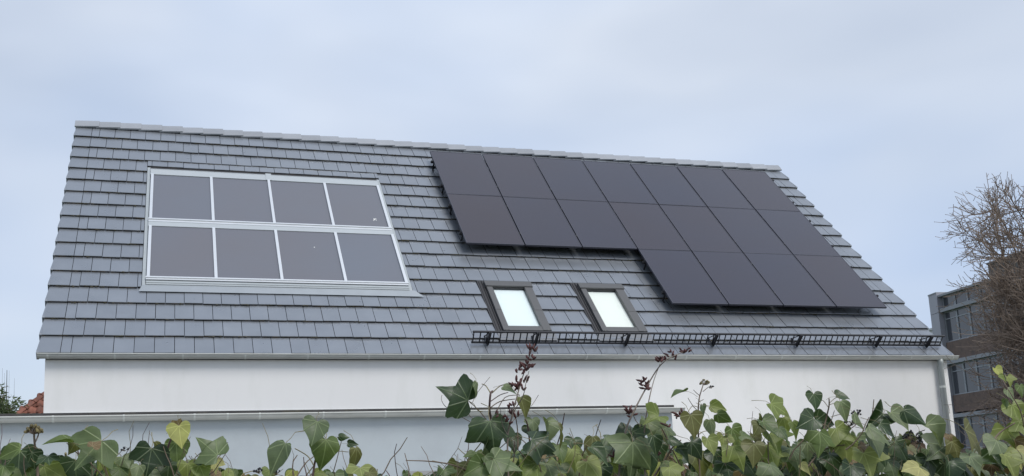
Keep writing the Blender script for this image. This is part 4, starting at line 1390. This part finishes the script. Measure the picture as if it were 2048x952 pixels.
# fine tendrils and leafless twigs between the leaves
td = MB()
for i in range(230):
    x = rl.uniform(-40, 2090)
    ys, den = skyline(x)
    if rl.random() > den:
        continue
    y = rl.uniform(ys - 22, 960)
    p = px(x, y + 40, HEDGE_Y + rl.uniform(-0.08, 0.2))
    d = (Vector((rl.gauss(0, .6), rl.gauss(0, .25), 1))).normalized()
    ln = rl.uniform(0.06, 0.17)
    q = [p]
    for k_ in range(5):
        d = (d + Vector((rl.gauss(0, .22), rl.gauss(0, .15), rl.gauss(0, .12)))).normalized()
        q.append(q[-1] + d * ln / 5)
    r_ = rl.uniform(0.0007, 0.0017)
    td.tube(q, [r_ * 1.3, r_ * 1.2, r_ * 1.1, r_, r_ * .9, r_ * .7], 4, rl.randrange(3), cap=False)
o = build(td, 'tendrils', [STEM, PETI, STEMP], hedge, smooth=True)
o['kind'] = 'stuff'
# woody stems that carry the hedge, standing in the ground
for i in range(16):
    xw = -2.2 + 0.72 * i + rl.uniform(-.2, .2)
    P = [Vector((xw + rl.uniform(-.12, .12) * k_, HEDGE_Y + 0.25 + rl.uniform(-.06, .06), 1.6 * k_ / 5 - (0.05 if k_ == 0 else 0))) for k_ in range(6)]
    mb_ = MB()
    mb_.tube(P, [.03, .026, .022, .018, .013, .008], 6)
    build(mb_, 'trunk', STEM, hedge, smooth=True)
# berry and flower heads
def umbel(x, y, rad_px, nb_, material, br, Y=HEDGE_Y - 0.02, name='berry_cluster', up=0.5):
    c = px(x, y, Y)
    sc = (c - CAM).dot(FWD) / FPX
    mb_ = MB()
    base = c - Vector((0, 0, rad_px * sc * 0.9))
    for i in range(nb_):
        d = rdir(rl)
        d.z = abs(d.z) * 0.9 + up * 0.3
        d.normalize()
        e_ = base + d * rad_px * sc * rl.uniform(0.85, 1.15) + Vector((0, 0, rad_px * sc * 0.1))
        mb_.tube([base, (base + e_) / 2 + rdir(rl) * 0.001, e_], [0.0009, 0.0007, 0.0007], 3, 1)
        mb_.ball(e_, br * rl.uniform(0.8, 1.2), 0, 6)
    return build(mb_, name, [material, STEM], hedge)
umbel(68, 855, 15, 34, UMBEL, .0036)
umbel(1409, 762, 9, 16, UMBEL, .003)
umbel(518, 938, 10, 11, BERRY, .0028)
umbel(553, 941, 10, 9, BERRY, .0028)
umbel(225, 884, 9, 7, BERRY, .0024)
umbel(249, 895, 8, 7, BERRY, .0026)
umbel(1388, 828, 9, 12, BERRY, .003)
umbel(1714, 822, 11, 18, BERRY, .003)
umbel(1698, 842, 12, 16, BERRY, .0028)
umbel(1822, 866, 16, 26, BERRY, .003)
umbel(1833, 878, 12, 18, BERRY, .003)
umbel(1776, 833, 14, 26, UMBEL, .0032)
umbel(1422, 772, 5, 6, BERRY, .0024)

# wiry shrub shoots with dry red brown buds rising through the ivy
def bud_cluster(mb_, c, n_, size):
    for i in range(n_):
        d = rdir(rl)
        d.z = abs(d.z) * 0.9 + 0.25
        d.normalize()
        b0 = c + rdir(rl) * size * 0.5
        q = []
        ln = size * rl.uniform(0.7, 1.3)
        mb_.tube([b0, b0 + d * ln * 0.35, b0 + d * ln * 0.7 + rdir(rl) * ln * .06, b0 + d * ln], [0.0012, size * 0.2, size * 0.17, 0.0006], 5, 0)
def shoot(label, paths, buds, Y):
    base = px(paths[0][0][0][0], 980, Y)
    e_ = empty('shrub_shoot', (base.x, base.y, 0), label, 'shrub', None)
    mb_ = MB()
    mb_.tube([(base.x + .03, base.y + .05, -0.03), (base.x + .01, base.y + .03, 0.7), base], [.008, .006, .0045], 6)
    build(mb_, 'stem', GREYTWIG, e_, smooth=True)
    for pts, r0, r1 in paths:
        stem(pts, r0, r1, GREYTWIG, 'twig', e_, Y)
    for (x, y, n_, s_) in buds:
        mb_ = MB()
        bud_cluster(mb_, px(x, y, Y), n_, s_)
        build(mb_, 'bud_cluster', REDBUD, e_, smooth=True)
    return e_
shoot('upright wiry shoot with tight red brown buds beside the dark five-lobed ivy leaf',
      [([(1018, 985), (1015, 880), (1022, 840), (1032, 800), (1045, 755), (1056, 720), (1064, 698)], .0042, .0014), ([(1020, 850), (1030, 820), (1046, 792), (1052, 765), (1058, 742)], .0026, .0012),
       ([(1016, 870), (1005, 850), (1000, 815)], .002, .001), ([(1020, 850), (1032, 835), (1045, 825)], .002, .0014)],
      [(1064, 703, 7, .016), (1060, 716, 7, .016), (1048, 738, 8, .017), (1056, 733, 8, .017), (1040, 744, 5, .015), (1053, 763, 5, .014), (1036, 770, 8, .017), (1042, 778, 6, .016), (1030, 776, 5, .015), (1024, 818, 6, .016), (1030, 832, 7, .016), (1016, 846, 6, .014), (1010, 838, 4, .012), (992, 832, 4, .012)], HEDGE_Y - 0.1)
shoot('tall forked shoot with scattered red brown buds where the annex gutter ends',
      [([(1238, 985), (1240, 920), (1252, 860), (1268, 822), (1290, 780), (1312, 742), (1330, 722), (1352, 710), (1378, 700)], .0052, .0013), ([(1292, 975), (1288, 900), (1290, 850), (1298, 800), (1308, 760), (1320, 728)], .0046, .0014),
       ([(1266, 828), (1272, 842), (1282, 852)], .0022, .0016), ([(1260, 850), (1264, 880)], .002, .0015)],
      [(1322, 724, 7, .016), (1328, 718, 5, .014), (1342, 710, 6, .014), (1352, 716, 4, .012), (1368, 704, 6, .014), (1376, 700, 5, .012), (1288, 766, 6, .016), (1296, 774, 7, .017), (1294, 763, 4, .014), (1257, 820, 6, .016), (1263, 830, 6, .016), (1254, 828, 4, .014), (1359, 826, 6, .016), (1356, 834, 5, .014), (1334, 850, 5, .014), (1231, 915, 5, .014), (1318, 910, 5, .014), (1262, 935, 5, .014)], HEDGE_Y - 0.06)

# ------------------------------------------------------------------ bare tree at the end of the house
BARK = mat('brown_bark', (0.135, 0.100, 0.078), rough=0.9, noise=0.3, nscale=30, var=0.25)
TWIG = mat('brown_twig', (0.20, 0.155, 0.122), rough=0.9, noise=0.3, nscale=9, var=0.3)
rt = random.Random(21)
tb = Vector((14.76, -3.42, 0))
tree = empty('bare_tree', tb, 'leafless bushy tree with dense brown twigs before the grey office block', 'tree')
mb = MB()
mb.tube([tb + Vector((0, 0, -.05)), tb + Vector((.02, .03, .4)), tb + Vector((-.02, .02, .9))], [.16, .13, .12], 10)
build(mb, 'trunk', BARK, tree, smooth=True)
tw = MB()
def arc_pts(p, d, ln, n_, curl, jit):
    q = [p.copy()]
    d = d.copy()
    for i in range(n_):
        d = (d + Vector((0, 0, curl / n_)) + rdir(rt) * jit).normalized()
        p = p + d * (ln / n_)
        q.append(p.copy())
    return q
def at(q, t_):
    f = t_ * (len(q) - 1)
    i = min(int(f), len(q) - 2)
    return q[i].lerp(q[i + 1], f - i), (q[i + 1] - q[i]).normalized()
for i in range(15):
    az_ = 2 * math.pi * i / 15 + rt.uniform(-.25, .25)
    sp_ = rt.uniform(0.08, 0.36)
    if math.cos(az_) * -0.7 + math.sin(az_) * 0.71 > 0.4:          # the house side grows steeper
        sp_ *= 0.45
    d = Vector((math.cos(az_) * sp_, math.sin(az_) * sp_, 1)).normalized()
    ln = rt.uniform(3.9, 5.3)
    q = arc_pts(tb + Vector((rt.uniform(-.05, .05), rt.uniform(-.05, .05), rt.uniform(.6, .88))), d, ln, 9, 0.12, 0.07)
    mb = MB()
    mb.tube(q, [.055 - .0052 * j for j in range(10)], 7)
    build(mb, 'limb', BARK, tree, smooth=True)
    for j in range(34):
        t_ = 0.08 + 0.92 * (j + rt.random()) / 34
        p, dd = at(q, min(t_, .999))
        outw = Vector((p.x - tb.x, p.y - tb.y, 0))
        if outw.length > 1e-3:
            outw.normalize()
        d2 = (rdir(rt) * 0.75 + outw * 0.75 + Vector((0, 0, rt.uniform(-.15, .3)))).normalized()
        l2 = rt.uniform(0.7, 1.5) * (1.25 - 0.8 * t_)
        q2 = arc_pts(p, d2, l2, 7, 0.45, 0.10)
        tw.tube(q2, [.0125 - .0013 * k_ for k_ in range(8)], 4, cap=False)
        for k_ in range(12):
            p3, d3 = at(q2, 0.15 + 0.83 * (k_ + rt.random()) / 12)
            dd3 = (d3 * 0.8 + rdir(rt) * 0.75 + Vector((0, 0, .1))).normalized()
            l3 = rt.uniform(0.2, 0.55)
            q3 = arc_pts(p3, dd3, l3, 4, 0.35, 0.10)
            tw.tube(q3, [.0062, .0055, .005, .0045, .004], 3, cap=False)
            for m_ in range(3):
                p4, d4 = at(q3, rt.uniform(.2, .95))
                q4 = arc_pts(p4, (d4 * .7 + rdir(rt) * .8).normalized(), rt.uniform(.07, .2), 2, 0.2, 0.1)
                tw.tube(q4, [.0045, .004, .0038], 3, cap=False)
                tw.ball(q4[-1], .0065, n=3)
o = build(tw, 'twigs', TWIG, tree)
o['kind'] = 'stuff'

# ------------------------------------------------------------------ feathery evergreen left of the red roof
EVG = leaf_shader('evergreen_leaf', [(0.045, 0.075, 0.028), (0.10, 0.135, 0.05), (0.075, 0.10, 0.045)], 0.5, 0.25, veins=False)
re_ = random.Random(12)
eb = Vector((CAM.x - 26 * 0.176, CAM.y + 26 * 0.984, 0))
ev = empty('evergreen_shrub', eb, 'feathery green evergreen shrub beside the red tiled roof', 'shrub')
lf = MB()
for i in range(15):
    az_ = 2 * math.pi * i / 15 + re_.uniform(-.2, .2)
    sp_ = re_.uniform(.03, .15)
    d = Vector((math.cos(az_) * sp_, math.sin(az_) * sp_, 1)).normalized()
    hgt = re_.uniform(3.9, 4.7)
    q = [eb + Vector((0, 0, -.05))]
    p = eb.copy()
    for j in range(8):
        d = (d + Vector((math.cos(az_), math.sin(az_), 0)) * .02 + Vector((re_.uniform(-.06, .06), re_.uniform(-.06, .06), 0))).normalized()
        p = p + d * hgt / 8
        q.append(p.copy())
    mb = MB()
    mb.tube(q, [.03 - .0031 * j for j in range(9)], 5)
    build(mb, 'stem', STEM, ev, smooth=True)
    for j in range(150):
        f = re_.uniform(2.2, 7.99)
        a = int(f)
        p0 = q[a].lerp(q[a + 1], f - a)
        dd = (rdir(re_) + Vector((0, 0, .25))).normalized()
        ln = re_.uniform(.25, .7) * (1.15 - f / 14)
        tip = p0
        pts = [p0]
        for s_ in range(4):
            dd = (dd + Vector((0, 0, -.16))).normalized()
            tip = tip + dd * ln / 4
            pts.append(tip.copy())
        lf.tube(pts, [.004, .0035, .003, .002, .0015], 3, 1, cap=False)
        for s_ in range(11):
            b_ = pts[re_.randrange(1, 4)].lerp(pts[re_.randrange(2, 5)], re_.random())
            ld = (dd * .5 + rdir(re_) + Vector((0, 0, -.3))).normalized()
            sd = ld.cross(rdir(re_)).normalized()
            l_ = re_.uniform(.09, .17)
            lf.face([b_, b_ + ld * l_ * .45 + sd * l_ * .13, b_ + ld * l_, b_ + ld * l_ * .45 - sd * l_ * .13], 0)
o = build(lf, 'foliage', [EVG, STEM], ev)
o['kind'] = 'stuff'
mb = MB()
for (x, y0, y1, r_) in ((13, 800, 740, .010), (17.5, 800, 741, .003), (8, 800, 746, .003), (28, 800, 756, .003), (4, 800, 736, .003)):
    a, b = px(x, y0, eb.y), px(x + 1, y1, eb.y)
    mb.tube([a - Vector((0, 0, 1)), a, b], [r_ * 1.2, r_ * 1.1, r_ * .6], 5)
build(mb, 'bare_shoots', mat('dark_shoot', (0.05, 0.05, 0.045), rough=.9), ev)['kind'] = 'stuff'
